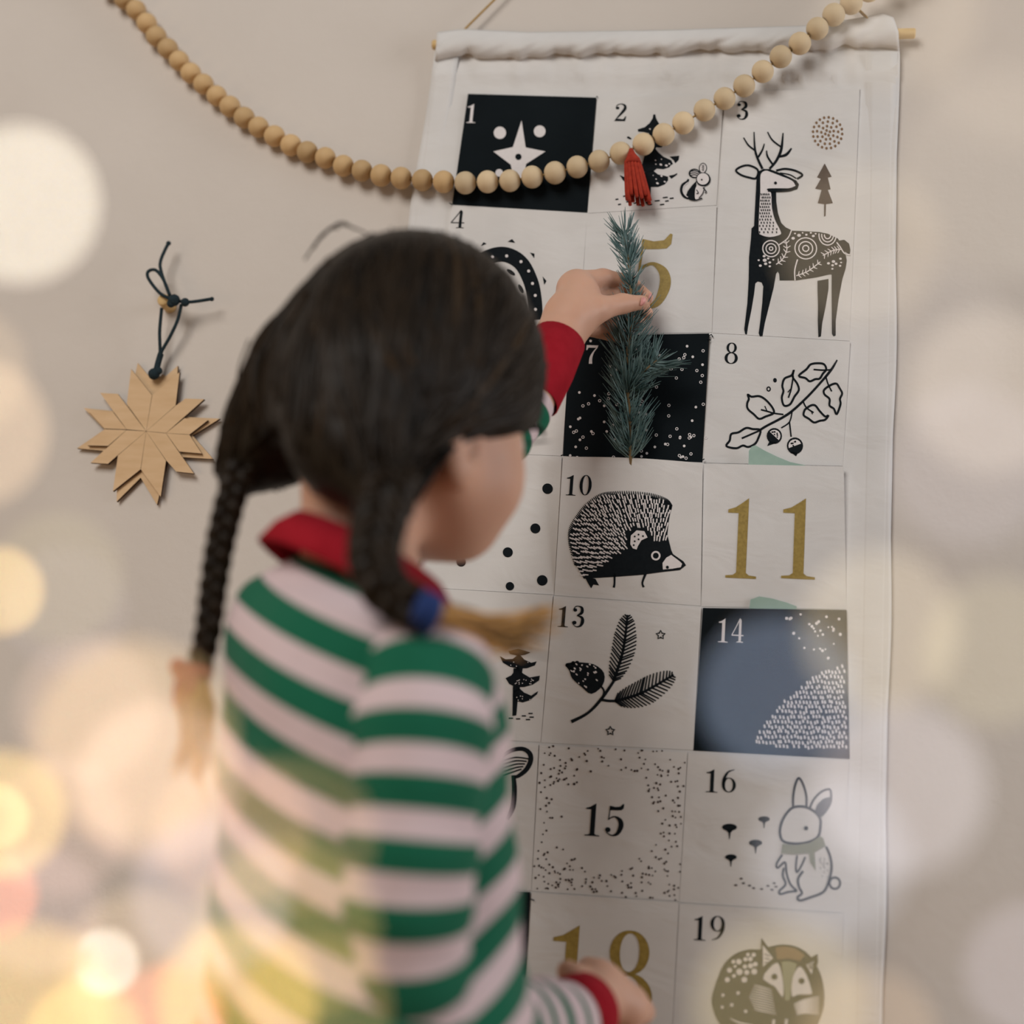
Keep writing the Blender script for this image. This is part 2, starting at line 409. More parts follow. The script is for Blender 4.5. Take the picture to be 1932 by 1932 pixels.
sm = b.modifiers.new('thickness', 'SOLIDIFY'); sm.thickness = 0.0008; sm.offset = -1
# side hems (folded double edge)
for nm, tab, wdt in (('side_hem', LE, 46), ('side_hem', RE, -60)):
    def hem_fn(u, v, tab=tab, wdt=wdt):
        y = 98 + (2240 - 98) * v; x = interp(tab, y, 0, 1) + (1 if wdt > 0 else -1) + wdt * u
        return at(x, y, -0.0040 - 0.0004 * math.sin(math.pi * u) - 0.004 * math.exp(-(y - 98) / 30))
    V, Fc = grid_patch(hem_fn, 4, 40)
    o = mesh_obj(nm, V, Fc, CLOTH, cal); s_ = o.modifiers.new('t', 'SOLIDIFY'); s_.thickness = 0.0004; s_.offset = 0
# dowel
mb = MB(); p0, p1 = at(816, 85, -0.0105), at(1727, 63, -0.0105)
mb.tube([p0, p0 + (p1 - p0) * 0.003, p0 + (p1 - p0) * 0.997, p1], [0.0040, 0.0048, 0.0048, 0.0040], 16); mb.build('dowel', ROD, cal)
# hanging cord
mb = MB(); apex = at(1265, -330, -0.006)
mb.tube([at(872, 62, -0.012), at(880, 52, -0.011), apex], 0.0011, 6); mb.tube([at(1640, 42, -0.013), at(1634, 32, -0.012), apex], 0.0014, 6)
mb.build('hanging_cord', CORDG, cal)

PK = {}
def pocket(key, tl, tr, br, bl, black=False, dt=0.0064, db=0.0048, label=None, sag=0.0):
    tl, tr, br, bl = [np.array(p, float) for p in (tl, tr, br, bl)]
    def dep(x, y):
        # planar in the cloth: bottom seam close to the backing, open top standing off
        u = (x - (tl[0] + bl[0]) / 2) / ((tr[0] - tl[0] + br[0] - bl[0]) / 2)
        yt = tl[1] + (tr[1] - tl[1]) * u; yb = bl[1] + (br[1] - bl[1]) * u
        v = (y - yt) / (yb - yt); return dt + (db - dt) * v
    def fn(u, v):
        p = (tl * (1 - u) + tr * u) * (1 - v) + (bl * (1 - u) + br * u) * v
        y = p[1] + sag * math.sin(math.pi * u) * (1 - v)
        return at(p[0], y, -dep(p[0], p[1]))
    n = 12; V, Fc = grid_patch(fn, n, n)
    nb = len(V)
    # skirt: the panel's turned-in edges down to the backing
    loop = [i for i in range(n + 1)] + [j * (n + 1) + n for j in range(1, n + 1)] + [n * (n + 1) + i for i in range(n - 1, -1, -1)] + [j * (n + 1) for j in range(n - 1, 0, -1)]
    for k, i in enumerate(loop):
        p = np.array(V[i]); V.append((p[0], min(p[1] + 0.0011, -0.0035) if k <= n else -0.0035, p[2]))
    m = len(loop)
    for k in range(m): Fc.append([loop[k], nb + k, nb + (k + 1) % m, loop[(k + 1) % m]])
    o = mesh_obj('pocket', V, Fc, CLOTHK if black else CLOTH, cal, False)
    if label: o['label'] = label
    PK[key] = o
    return o, Ink(dep)
cA = (800, 0, 500 / 1932); cB = (1280, 0, 500 / 1932); cC = (1300, 200, 400 / 1680); cD = (820, 380, 560 / 1932)
cE = (1300, 620, 400 / 1932); cF = (1000, 860, 700 / 1932); cG = (900, 1380, 800 / 1932); cH = (1280, 1420, 400 / 1932)
cI = (1280, 1700, 400 / 1932); cJ = (900, 1180, 200 / 743); cK = (120, 430, 340 / 1216); cS = (1120, 180, 240 / 1932); cX = (980, 1680, 320 / 1932)
def bx(c, x0, y0, x1, y1): return (c[0] + x0 * c[2], c[1] + y0 * c[2], c[0] + x1 * c[2], c[1] + y1 * c[2])

# 1 -- black with star face
o, k = pocket('1', (883, 177), (1125, 184), (1108, 401), (853, 386), True, label='black pocket numbered 1 with a white star')
k.number('1', bx(cA, 315, 757, 380, 895), WHITE)
k.disc(553, 968, 45, WHITE, 1, cA); k.disc(843, 957, 43, WHITE, 1, cA); k.disc(548, 1260, 28, WHITE, 1, cA)
k.poly([(711, 878), (741, 1075), (885, 1104), (745, 1195), (722, 1300), (652, 1300), (632, 1200), (505, 1104), (648, 1072)], WHITE, 1, cA)
k.disc(688, 1143, 23, CLOTHK, 2, cA); k.build('print', o)
# 2 -- tree and mouse
o, k = pocket('2', (1127, 184), (1365, 179), (1352, 387), (1110, 402), label='white pocket numbered 2 with a fir tree and a mouse')
k.number('2', bx(cA, 1390, 755, 1478, 882))
T = [[(905, 290), (895, 350), (850, 420), (780, 480), (670, 515), (675, 550), (760, 555), (860, 580), (960, 580), (1060, 540), (1000, 440), (950, 350), (935, 285)],
     [(860, 560), (960, 570), (1010, 680), (1080, 740), (1030, 790), (950, 790), (930, 830), (760, 900), (650, 760), (720, 700)],
     [(930, 800), (990, 870), (1060, 930), (1180, 985), (1205, 1040), (1170, 1060), (1150, 1090), (1060, 1120), (960, 1110), (900, 1160), (700, 1160), (780, 900)],
     [(1155, 930), (1300, 915), (1290, 980), (1240, 1030), (1215, 985)],
     [(900, 1140), (980, 1200), (1080, 1220), (1130, 1235), (1130, 1290), (1080, 1350), (980, 1390), (870, 1390), (700, 1400), (560, 1370), (500, 1340), (440, 1280), (395, 1210), (470, 1240), (520, 1290), (700, 1180)],
     [(1140, 1220), (1215, 1205), (1270, 1180), (1265, 1205), (1180, 1265)], [(505, 630), (530, 620), (580, 655), (560, 670), (510, 650)],
     [(775, 1380), (870, 1380), (865, 1540), (845, 1630), (895, 1650), (880, 1668), (830, 1672), (790, 1630)]]
for t in T: k.poly(t, INK, 1, cS)
for x, y, r in ((855, 510, 14), (940, 985, 12), (1030, 970, 10), (945, 1045, 12), (1020, 1050, 22), (1105, 1065, 22), (1150, 1040, 16), (970, 1335, 22), (1080, 1310, 16), (950, 1270, 12), (1030, 1225, 18), (905, 1215, 9)):
    k.disc(x, y, r, WHITE, 2, cS, r * 0.7, 10, 0.4)
for x, y, l in ((353, 1578, 45), (393, 1655, 45), (525, 1613, 60), (465, 1530, 35), (630, 1635, 50), (705, 1665, 60), (965, 1600, 75), (1088, 1550, 75), (1185, 1562, 60), (1113, 1603, 55), (1040, 1657, 65)):
    k.line([(x - l / 2, y + 4), (x + l / 2, y - 4)], 20, INK, 1, cS, n=1)
k.poly([(1560, 1300), (1500, 1360), (1430, 1450), (1400, 1530), (1440, 1570), (1540, 1590), (1600, 1580), (1560, 1480)], INK, 1, cS)
k.poly([(1560, 1380), (1680, 1380), (1670, 1480), (1600, 1570), (1540, 1560)], WHITE, 2, cS, 4); k.line([(1680, 1390), (1660, 1480), (1600, 1560)], 12, INK, 3, cS)
k.disc(1530, 1185, 88, INK, 1, cS, 74); k.disc(1535, 1185, 66, WHITE, 2, cS, 52)
for d in (-30, 0, 30): k.line([(1470, 1185 + d), (1540, 1175 + d), (1600, 1200 + d)], 14, INK, 3, cS)
k.disc(1660, 1105, 62, INK, 1, cS, 82, rot=0.1); k.disc(1660, 1105, 48, WHITE, 2, cS, 68, rot=0.1)
for d in range(6): k.line([(1640 + (d % 2) * 8, 1065 + d * 16), (1680, 1058 + d * 16)], 7, INK, 3, cS, n=1)
k.disc(1665, 1275, 112, INK, 3, cS, 108); k.disc(1660, 1268, 92, WHITE, 4, cS, 88); k.disc(1642, 1280, 13, INK, 5, cS)
k.line([(1440, 1565), (1370, 1530), (1330, 1450), (1350, 1360), (1420, 1310), (1440, 1270)], [36, 40, 40, 38, 34, 28], INK, 1, cS)
k.line([(1430, 1545), (1385, 1510), (1358, 1450), (1375, 1375), (1435, 1320)], 12, WHITE, 2, cS)
k.line([(1560, 1430), (1590, 1480), (1560, 1490)], 14, INK, 4, cS); k.line([(1660, 1400), (1710, 1460), (1690, 1480)], 16, INK, 4, cS); k.line([(1440, 1570), (1540, 1592), (1650, 1560)], 18, INK, 4, cS)
k.build('print', o)
# 3 -- deer
o, k = pocket('3', (1368, 174), (1622, 166), (1603, 643), (1344, 628), label='tall white pocket numbered 3 with a patterned deer')
k.number('3', bx(cB, 424, 737, 512, 870))
k.poly([(535, 560), (545, 520), (590, 498), (640, 500), (720, 530), (800, 565), (852, 592), (872, 622), (858, 660), (800, 676), (690, 680), (692, 760), (705, 850), (730, 925), (765, 960), (820, 988),
        (880, 990), (1030, 998), (1100, 1012), (1180, 1050), (1215, 1110), (1240, 1170), (1250, 1225), (1240, 1290), (1215, 1370), (1185, 1530), (1162, 1700), (1162, 1818), (1145, 1826), (1132, 1805), (1130, 1480), (1130, 1335), (1110, 1335),
        (1010, 1358), (850, 1382), (718, 1382), (714, 1330), (702, 1312), (690, 1330), (670, 1440), (640, 1560), (600, 1720), (582, 1822), (560, 1824), (552, 1800), (565, 1700), (580, 1560), (588, 1430), (575, 1398), (545, 1390), (525, 1405),
        (515, 1490), (495, 1610), (468, 1745), (458, 1810), (445, 1808), (437, 1770), (462, 1560), (472, 1380), (475, 1200), (490, 1050), (495, 970), (515, 950), (525, 750)], INK, 1, cC)
k.poly([(1018, 1385), (1105, 1370), (1105, 1450), (1080, 1600), (1055, 1720), (1045, 1825), (1025, 1832), (1020, 1700), (1022, 1600), (1018, 1450)], INK, 1, cC)
k.poly([(1175, 1068), (1230, 1060), (1268, 1090), (1278, 1140), (1272, 1178), (1215, 1140)], INK, 2, cC)
k.poly([(565, 570), (575, 530), (610, 512), (650, 525), (720, 552), (810, 588), (838, 622), (830, 650), (640, 652), (620, 668), (650, 690), (656, 800), (680, 900), (725, 990), (720, 1020), (640, 1038), (570, 1020), (552, 985), (558, 800), (565, 680)], WHITE, 2, cC, 3)
k.line([(625, 666), (720, 668), (800, 662), (850, 640)], [26, 26, 24, 18], INK, 3, cC); k.disc(685, 610, 12, INK, 3, cC)
for j in range(13):
    y = 700 + j * 25
    for i in range(5):
        xl = 572 - min(j, 9) * 1.5; xr = 640 + max(0, j - 5) ** 1.6 * 3.2
        x = xl + (xr - xl) * (i + 0.5 * (j % 2)) / 4.6
        if x < xr + 4: k.line([(x + random.uniform(-3, 3), y - 8), (x + 2, y + 8)], 9, INK, 3, cC, n=1)
k.line([(372, 510), (420, 478), (480, 472), (545, 508), (530, 572), (470, 565), (410, 545)], 17, INK, 1, cC, True)
k.line([(690, 512), (760, 498), (840, 512), (898, 546), (856, 578)], 17, INK, 1, cC); k.line([(720, 530), (800, 545), (850, 575)], 10, INK, 1, cC)
for pts, wd in (([(582, 498), (545, 420), (522, 340), (515, 205)], [20, 20, 17, 9]), ([(520, 350), (470, 310), (432, 250)], [14, 14, 10]), ([(548, 405), (580, 350), (597, 298)], [16, 14, 8]),
                ([(638, 498), (690, 435), (730, 345), (745, 213)], [18, 20, 22, 10]), ([(730, 325), (660, 270), (622, 205)], [14, 14, 10]), ([(712, 402), (770, 385), (812, 335)], [16, 22, 12]), ([(662, 462), (622, 400), (614, 352)], [16, 16, 10])):
    k.line(pts, wd, INK, 1, cC)
for (x, y), rs in (((650, 1130), (66, 40, 14)), ((925, 1128), (86, 55, 24))):
    for r in rs: k.ring(x, y, r, 9, WHITE, 2, cC, r * 0.97, rot=0.3)
for r in (28, 52, 76): k.line([(1098 + r * 0.9 * math.cos(a), 1022 + r * 1.05 * math.sin(a)) for a in np.linspace(-0.15 if r < 60 else 0.25, 3.3, 12)], 9, WHITE, 2, cC)
def twig(pts, n, ln):
    k.line(pts, 8, WHITE, 2, cC); Q = catmull(pts, 12)
    for i in range(1, n + 1):
        j = int(len(Q) * i / (n + 1)); p = Q[j]; t = Q[min(j + 1, len(Q) - 1)] - Q[j - 1]; t = t / np.linalg.norm(t); nn = np.array([-t[1], t[0]])
        for sgn in (-1, 1): k.line([p, p + (-t * -0.5 + nn * sgn * 0.8) * ln], [9, 5], WHITE, 2, cC, n=1)
twig([(690, 1255), (740, 1215), (775, 1140), (765, 1060)], 6, 36); twig([(850, 1345), (940, 1310), (1040, 1235)], 6, 34); twig([(1205, 1135), (1140, 1145), (1060, 1185)], 6, 36)
k.line([(812, 985), (780, 1050), (705, 1105)], 9, WHITE, 2, cC); k.line([(860, 1215), (838, 1300), (840, 1384)], 10, WHITE, 2, cC); k.line([(1170, 1080), (1200, 1120), (1230, 1165), (1275, 1180)], 10, WHITE, 3, cC)
for x, y, r in ((840, 1010, 8), (872, 1025, 15), (825, 1048, 14), (900, 1005, 7), (930, 1020, 10), (965, 1005, 9), (985, 1030, 12), (1003, 1012, 8), (595, 1190, 12), (600, 1222, 16), (552, 1222, 9), (627, 1208, 10), (607, 1250, 13), (640, 1240, 11), (565, 1265, 12), (640, 1270, 10), (668, 1218, 8),
                (1105, 1247, 12), (1145, 1232, 14), (1138, 1262, 11), (1165, 1250, 12), (1200, 1210, 11), (1205, 1240, 8), (1197, 1266, 10), (1136, 1290, 9)):
    k.disc(x, y, r, WHITE, 2, cC, r * 0.8, 10)
for r, n in ((116, 20), (84, 13), (50, 9), (20, 4)):
    for i in range(n):
        a = 6.283 * i / n + r; k.disc(1098 + r * math.cos(a), 212 + r * 1.06 * math.sin(a), 10, BROWN, 1, cC, 11.5, 10)
k.poly([(1075, 455), (1130, 560), (1100, 568), (1122, 660), (1100, 665), (1140, 770), (1085, 778), (1082, 870), (1070, 878), (1070, 778), (1020, 770), (1050, 665), (1000, 655), (1045, 575), (1015, 565)], DBROWN, 1, cC)
k.build('print', o)
# 4 -- arch
o, k = pocket('4', (853, 388), (1108, 403), (1092, 630), (824, 616), label='white pocket numbered 4 with a dotted black arch')
k.number('4', bx(cD, 108, 55, 195, 172))
k.line([(200, 760), (205, 600), (250, 460), (340, 370), (455, 345), (560, 400), (625, 520), (650, 640), (658, 770)], [98, 98, 98, 98, 98, 98, 96, 94, 92], INK, 1, cD)
for x, y in ((376, 362), (469, 355), (562, 392), (612, 453), (637, 534), (655, 612), (656, 703)): k.disc(x, y, 10, WHITE, 2, cD)
for t in (((300, 292), (318, 265), (338, 275)), ((475, 262), (505, 245), (525, 270)), ((620, 332), (650, 340), (648, 370)), ((703, 488), (728, 517), (713, 543))): k.poly(t, INK, 1, cD)
for x, y, a in ((496, 462, 0.6), (560, 570, 1.1)): k.disc(x, y, 32, INK, 1, cD, 13, rot=a)
k.build('print', o)
# 5 -- gold five
o, k = pocket('5', (1108, 403), (1352, 389), (1343, 627), (1093, 631), label='white pocket with a large gold numeral 5')
k.number('5', bx(cD, 1292, 203, 1538, 692), GOLD); k.build('print', o)
# plain panel left of the black starry one
o, k = pocket('6', (824, 618), (1076, 633), (1061, 860), (794, 850), label='plain white pocket left of the starry black one')
# 7 -- black with specks
o, k = pocket('7', (1076, 634), (1338, 629), (1325, 872), (1062, 860), True, dt=0.0075, label='black pocket numbered 7 with scattered white specks')
k.number('7', bx(cD, 985, 935, 1062, 1058), WHITE)
n = 0
while n < 115:
    x, y = random.uniform(1072, 1334), random.uniform(638, 866)
    if x < 1150 and y < 735 and random.random() < 0.95: continue
    k.ring(x, y, 2.3, 1.3, WHITE) if random.random() < 0.5 else k.disc(x, y, 2.6, WHITE, n=8); n += 1
k.build('print', o)
# 8 -- oak branch
o, k = pocket('8', (1343, 632), (1604, 645), (1590, 879), (1328, 873), label='white pocket numbered 8 with an oak branch and acorns')
k.number('8', bx(cE, 326, 126, 446, 318))
k.line([(1350, 285), (1295, 375), (1200, 490), (1060, 640), (900, 780), (700, 890), (640, 930)], [12, 22, 20, 20, 22, 20, 22], INK, 1, cE)
for lf in ([(1250, 370), (1230, 325), (1180, 315), (1110, 325), (1070, 370), (1000, 430), (1060, 450), (1100, 480), (1150, 460), (1190, 455), (1220, 410)],
           [(955, 375), (935, 425), (870, 455), (850, 520), (860, 570), (845, 630), (865, 700), (920, 690), (960, 620), (1000, 560), (985, 500), (945, 440)],
           [(535, 600), (570, 620), (640, 615), (700, 650), (760, 720), (770, 770), (700, 800), (640, 822), (590, 780), (535, 730), (530, 680), (545, 640)],
           [(340, 1070), (370, 1020), (385, 960), (450, 945), (520, 905), (580, 915), (650, 925), (630, 1000), (600, 1050), (540, 1078), (490, 1065), (430, 1090)],
           [(1280, 520), (1340, 500), (1370, 540), (1395, 590), (1375, 640), (1380, 690), (1345, 780), (1320, 730), (1280, 700), (1280, 640), (1235, 600), (1230, 560)],
           [(1065, 730), (1110, 700), (1150, 700), (1190, 750), (1240, 800), (1270, 790), (1240, 830), (1190, 840), (1140, 855), (1090, 820), (1045, 790), (1050, 750)]):
    k.line(lf, 19, INK, 1, cE, True, 4)
for v, wd in (([(1290, 375), (1220, 378), (1135, 372)], 14), ([(950, 430), (930, 550), (905, 630)], 14), ([(860, 782), (770, 770), (720, 755), (655, 738)], 14), ([(640, 930), (560, 965), (480, 1000)], 16), ([(1245, 430), (1265, 500), (1300, 572)], 14), ([(1040, 665), (1070, 720), (1135, 765)], 14), ([(710, 750), (690, 705)], 10), ([(1110, 745), (1125, 780)], 9), ([(935, 540), (900, 580)], 9),
              ([(940, 750), (915, 850), (840, 905)], 12), ([(915, 850), (930, 985)], 14)): k.line(v, wd, INK, 1, cE)
for x, y, r in ((777, 978, 70), (965, 1068, 74)):
    k.disc(x, y, r, INK, 1, cE, r * 1.04); s_ = 0.75 if x < 800 else -0.35
    k.poly([(x + math.cos(a) * r * 0.8, y + math.sin(a) * r * 0.8) for a in np.linspace(math.pi + s_, 2 * math.pi + s_, 9)], WHITE, 2, cE)
    for i in range(9):
        a = math.pi + s_ + random.uniform(0.3, 2.8); q = random.uniform(0.15, 0.68) * r; k.disc(x + math.cos(a) * q, y + math.sin(a) * q, 7, INK, 3, cE, n=8)
    k.poly([(x - 45, y + 50), (x + 30, y + 60), (x + (10 if x > 800 else -65), y + r + 22)], INK, 1, cE)
k.disc(783, 470, 17, INK, 1, cE, 20); k.ring(725, 550, 15, 11, INK, 1, cE, 18)
k.build('print', o)
# row 4
o, k = pocket('9', (794, 852), (1060, 862), (1045, 1122), (765, 1106), label='white pocket with a few scattered black dots')
for x, y, r in ((1033, 922, 10), (1010, 997, 9.5), (958, 1042, 9.5), (1023, 1095, 10), (962, 1106, 8), (905, 960, 9), (870, 1060, 9)): k.cur = 'print%d' % x; k.disc(x, y, r)
k.build('print', o)
o, k = pocket('10', (1062, 862), (1326, 874), (1322, 1143), (1046, 1123), dt=0.0135, sag=-4, label='white pocket numbered 10 with a hedgehog')
k.number('10', bx(cF, 190, 98, 320, 205))
body = [(280, 640), (240, 570), (212, 470), (212, 390), (250, 320), (300, 260), (370, 212), (440, 200), (540, 200), (640, 212), (710, 238), (735, 270), (722, 340), (715, 410), (735, 490), (745, 512), (800, 550), (812, 570), (780, 595), (690, 605), (580, 620), (450, 630), (330, 637)]
k.poly(body, INK, 1, cF)
# ragged spine outline + white spines
Q = catmull(body[1:12], 9)
for i in range(0, len(Q), 1):
    p = Q[i]; d = p - np.array([560, 520.]); d /= np.linalg.norm(d); d = (d + np.array([-0.1, -0.6])) / 1.3
    k.line([p - d * 10, p + d * 13], [9, 4], INK, 1, cF, n=1)
from mathutils.geometry import intersect_point_tri_2d
def inside(P, x, y):
    c = False; n = len(P)
    for i in range(n):
        x1, y1 = P[i]; x2, y2 = P[i - 1]
        if (y1 > y) != (y2 > y) and x < (x2 - x1) * (y - y1) / (y2 - y1) + x1: c = not c
    return c
for ry in range(215, 630, 24):
    for rx in range(205, 730, 16):
        x = rx + random.uniform(-4, 4) + (ry // 24 % 2) * 8; y = ry + random.uniform(-5, 5)
        if not inside(body, x, y): continue
        if math.hypot(x - 565, y - 430) < 62: continue
        edge = 640 - max(0, x - 290) * 0.78 if x < 520 else 455
        if y > min(edge, 640) or (x > 500 and y > 440): continue
        d = np.array([x - 640, (y - 640) * 1.0]); d /= np.linalg.norm(d); L_ = random.uniform(9, 15)
        k.line([np.array([x, y]) - d * L_, np.array([x, y]) + d * L_], [6, 7.5], WHITE, 2, cF, n=1)
k.poly([(522, 460), (525, 415), (555, 388), (595, 392), (612, 425), (580, 440), (562, 470), (555, 488), (535, 482)], WHITE, 3, cF)
for x, y in ((545, 420), (565, 410), (588, 418), (545, 445), (565, 435), (540, 465)): k.disc(x, y, 5, INK, 4, cF, n=8)
k.ring(655, 520, 20, 9, WHITE, 3, cF); k.poly([(735, 516), (780, 550), (792, 562), (785, 580), (740, 588), (692, 592), (690, 558), (710, 530)], WHITE, 3, cF); k.disc(715, 580, 8, INK, 4, cF)
k.line([(440, 610), (440, 660), (436, 686)], [12, 10, 12], INK, 1, cF); k.line([(602, 612), (585, 660), (592, 684)], [14, 10, 12], INK, 1, cF); k.poly([(285, 630), (340, 640), (360, 675), (330, 670), (318, 690), (300, 660)], INK, 1, cF)
k.build('print', o)
o, k = pocket('11', (1327, 875), (1592, 880), (1597, 1150), (1324, 1144), dt=0.0112, label='white pocket with large gold numerals 11')
k.number('1', bx(cF, 1026, 216, 1186, 634), GOLD); k.number('1', bx(cF, 1314, 216, 1490, 637), GOLD); k.build('print', o)
# row 5
o, k = pocket('12', (765, 1108), (1043, 1123), (1020, 1400), (735, 1386), label='white pocket with a dark fir tree beside the striped sleeve')
for t in ([(220, 180), (290, 165), (375, 190), (340, 205), (290, 214), (230, 200)], [(160, 215), (200, 238), (250, 235), (295, 200), (330, 238), (380, 262), (418, 252), (405, 280), (350, 300), (290, 302), (230, 290), (180, 260)],
          [(285, 290), (320, 335), (370, 365), (440, 352), (435, 385), (390, 415), (330, 432), (270, 432), (225, 410), (200, 370), (240, 350)], [(280, 425), (330, 470), (380, 492), (428, 460), (420, 482), (370, 525), (320, 540), (255, 525), (250, 440)], [(255, 300), (320, 300), (300, 440), (285, 520), (275, 630), (248, 635), (250, 480)]): k.poly(t, INK, 1, cJ)
for i in range(26):
    x, y = random.uniform(230, 400), random.choice((random.uniform(255, 290), random.uniform(375, 420), random.uniform(480, 525)))
    k.disc(x, y, 4, WHITE, 2, cJ, n=6)
for x, y in ((375, 617), (328, 634), (383, 643), (288, 655), (357, 660), (238, 650)): k.line([(x - 15, y), (x + 15, y)], 9, INK, 1, cJ, n=1)
k.build('print', o)
o, k = pocket('13', (1045, 1125), (1323, 1146), (1308, 1415), (1021, 1401), label='white pocket numbered 13 with two feathery leaves and a cone')
k.number('13', bx(cF, 148, 780, 285, 890))
def feather(sp, wd, n):
    k.line(sp, [16, 14, 10], INK, 1, cF); Q = catmull(sp, 30); N_ = len(Q)
    for i in range(n):
        f = (i + 0.5) / n; j = int(f * (N_ - 2)); p = Q[j]; t = Q[j + 1] - Q[j]; t /= np.linalg.norm(t); nn = np.array([-t[1], t[0]])
        l = wd * math.sin(math.pi * (0.12 + 0.85 * f)) ** 0.75
        for sg in (-1, 1): k.line([p, p + (t * 0.75 + nn * sg) * l], [9, 7], INK, 1, cF, n=1)
feather([(435, 1175), (485, 1010), (508, 828)], 62, 21); feather([(440, 1278), (580, 1235), (748, 1140)], 70, 20)
k.line([(215, 1385), (300, 1340), (370, 1268), (435, 1175)], [18, 14, 16, 14], INK, 1, cF); k.line([(370, 1270), (410, 1276), (450, 1276)], 14, INK, 1, cF); k.line([(375, 1265), (385, 1225), (365, 1195)], 10, INK, 1, cF)
k.poly([(185, 1085), (240, 1075), (330, 1085), (385, 1130), (378, 1195), (320, 1240), (270, 1205), (220, 1160), (205, 1120)], INK, 1, cF, 3)
for i in range(34):
    x, y = random.uniform(200, 375), random.uniform(1080, 1230)
    if inside([(195, 1090), (240, 1078), (330, 1088), (380, 1130), (372, 1190), (320, 1232), (270, 1200), (220, 1155)], x, y): k.disc(x, y, random.uniform(4, 9), WHITE, 2, cF, random.uniform(3, 5), 8, 0.7)
for x, y in ((195, 1090), (225, 1080), (245, 1078), (215, 1110)): k.disc(x, y, 11, INK, 1, cF)
for x, y in ((680, 933), (418, 1433)): k.line([(x + (24 if i % 2 == 0 else 12) * math.sin(i * 0.6283), y - (24 if i % 2 == 0 else 12) * math.cos(i * 0.6283)) for i in range(10)], 8, INK, 1, cF, True, 1)
k.build('print', o)
o, k = pocket('14', (1326, 1147), (1597, 1151), (1603, 1432), (1308, 1416), True, label='black pocket numbered 14 with snow dots over a dashed hill')
k.number('14', bx(cF, 982, 845, 1112, 970), WHITE)
for i in range(46):
    x, y = random.uniform(1270, 1635), random.uniform(815, 1085)
    if x > 1290 + (y - 815) * 0.75: k.disc(x, y, random.uniform(5, 9), WHITE, 1, cF, n=8)
for ry in range(1100, 1545, 26):
    for rx in range(1130, 1660, 19):
        x = rx + random.uniform(-4, 4) + (ry // 26 % 2) * 9; y = ry + random.uniform(-6, 6)
        top = np.interp(x, [1130, 1230, 1340, 1440, 1540, 1660], [1530, 1390, 1260, 1180, 1110, 1085])
        if y < top or x > 1640 + (y - 1100) * 0.03 or y > 1505 + (x - 1130) * 0.05: continue
        k.line([(x - 2, y - 9), (x + 2, y + 9)], [9, 11], WHITE, 1, cF, n=1)
k.build('print', o)
# row 6
o, k = pocket('mush', (735, 1388), (1016, 1404), (1002, 1680), (705, 1665), label='white pocket with a mushroom beside the striped sleeve')
k.line([(150, 990), (165, 940), (210, 895), (270, 868), (330, 868), (370, 900), (375, 950), (345, 1010), (290, 1055), (250, 1065)], [20, 24, 26, 28, 30, 34, 34, 32, 26, 16], INK, 1, cJ)
for d in range(5): k.line([(180, 950 + d * 26), (270, 925 + d * 24), (360 - d * 12, 935 + d * 18)], 10, INK, 1, cJ)
k.line([(255, 1050), (262, 1150), (252, 1270), (215, 1360)], [28, 34, 34, 24], INK, 1, cJ); k.build('print', o)
o, k = pocket('15', (1018, 1405), (1297, 1419), (1281, 1700), (1003, 1681), label='white pocket numbered 15 inside a ring of brown specks')
k.number('15', bx(cG, 495, 325, 668, 474))
n = 0
while n < 290:
    u, v = random.random(), random.random(); p = (np.array([1018, 1405]) * (1 - u) + np.array([1297, 1419]) * u) * (1 - v) + (np.array([1003, 1681]) * (1 - u) + np.array([1281, 1700]) * u) * v
    if math.hypot(p[0] - 1148, p[1] - 1551) < 88 + random.uniform(0, 14): continue
    k.disc(p[0], p[1], random.uniform(1.6, 2.5), DBROWN, n=7); n += 1
k.build('print', o)
o, k = pocket('16', (1298, 1421), (1601, 1436), (1592, 1722), (1282, 1702), label='white pocket numbered 16 with a rabbit in a scarf')
k.number('16', bx(cG, 1045, 170, 1180, 276))
HL = lambda pts, w, closed=False, m=INK, lv=1: k.line(pts, w, m, lv, cH, closed)
HL([(1045, 495), (1045, 400), (1065, 290), (1098, 232), (1140, 300), (1165, 400), (1165, 490)], 22)
HL([(1195, 510), (1230, 430), (1290, 365), (1350, 335), (1385, 345), (1388, 440), (1350, 520), (1300, 580)], 20)
k.poly([(1235, 550), (1265, 470), (1320, 420), (1390, 400), (1390, 470), (1350, 540), (1300, 582)], INK, 1, cH)
HL([(1045, 500), (980, 560), (935, 650), (925, 740), (960, 810), (1080, 830), (1200, 810), (1275, 760), (1292, 680), (1290, 600), (1230, 530), (1140, 492)], 24, True)
k.disc(1162, 688, 20, INK, 2, cH)
k.poly([(945, 830), (1060, 845), (1200, 820), (1290, 760), (1320, 780), (1340, 850), (1240, 910), (1250, 1080), (1200, 1000), (1190, 918), (1050, 928), (935, 920)], SAGE, 2, cH)
HL([(945, 930), (895, 1010), (905, 1050), (970, 1000), (985, 1100), (1020, 1200), (1080, 1260)], 20); HL([(960, 1050), (950, 1120), (975, 1200), (920, 1260), (930, 1290), (1000, 1270), (1080, 1262)], 20)
HL([(1080, 935), (1070, 1040), (1080, 1090), (1120, 1030), (1155, 950)], 18); HL([(1135, 1080), (1090, 1150), (1100, 1230), (1125, 1280), (1085, 1320), (1110, 1348), (1200, 1320), (1320, 1270), (1370, 1170), (1395, 1050), (1380, 940), (1345, 855)], 23)
k.ring(1425, 1190, 48, 20, INK, 1, cH, 52)
for i in range(16): 
    x, y = random.uniform(1280, 1360), random.uniform(930, 1130); HL([(x, y), (x + 4, y + 14)], 6)
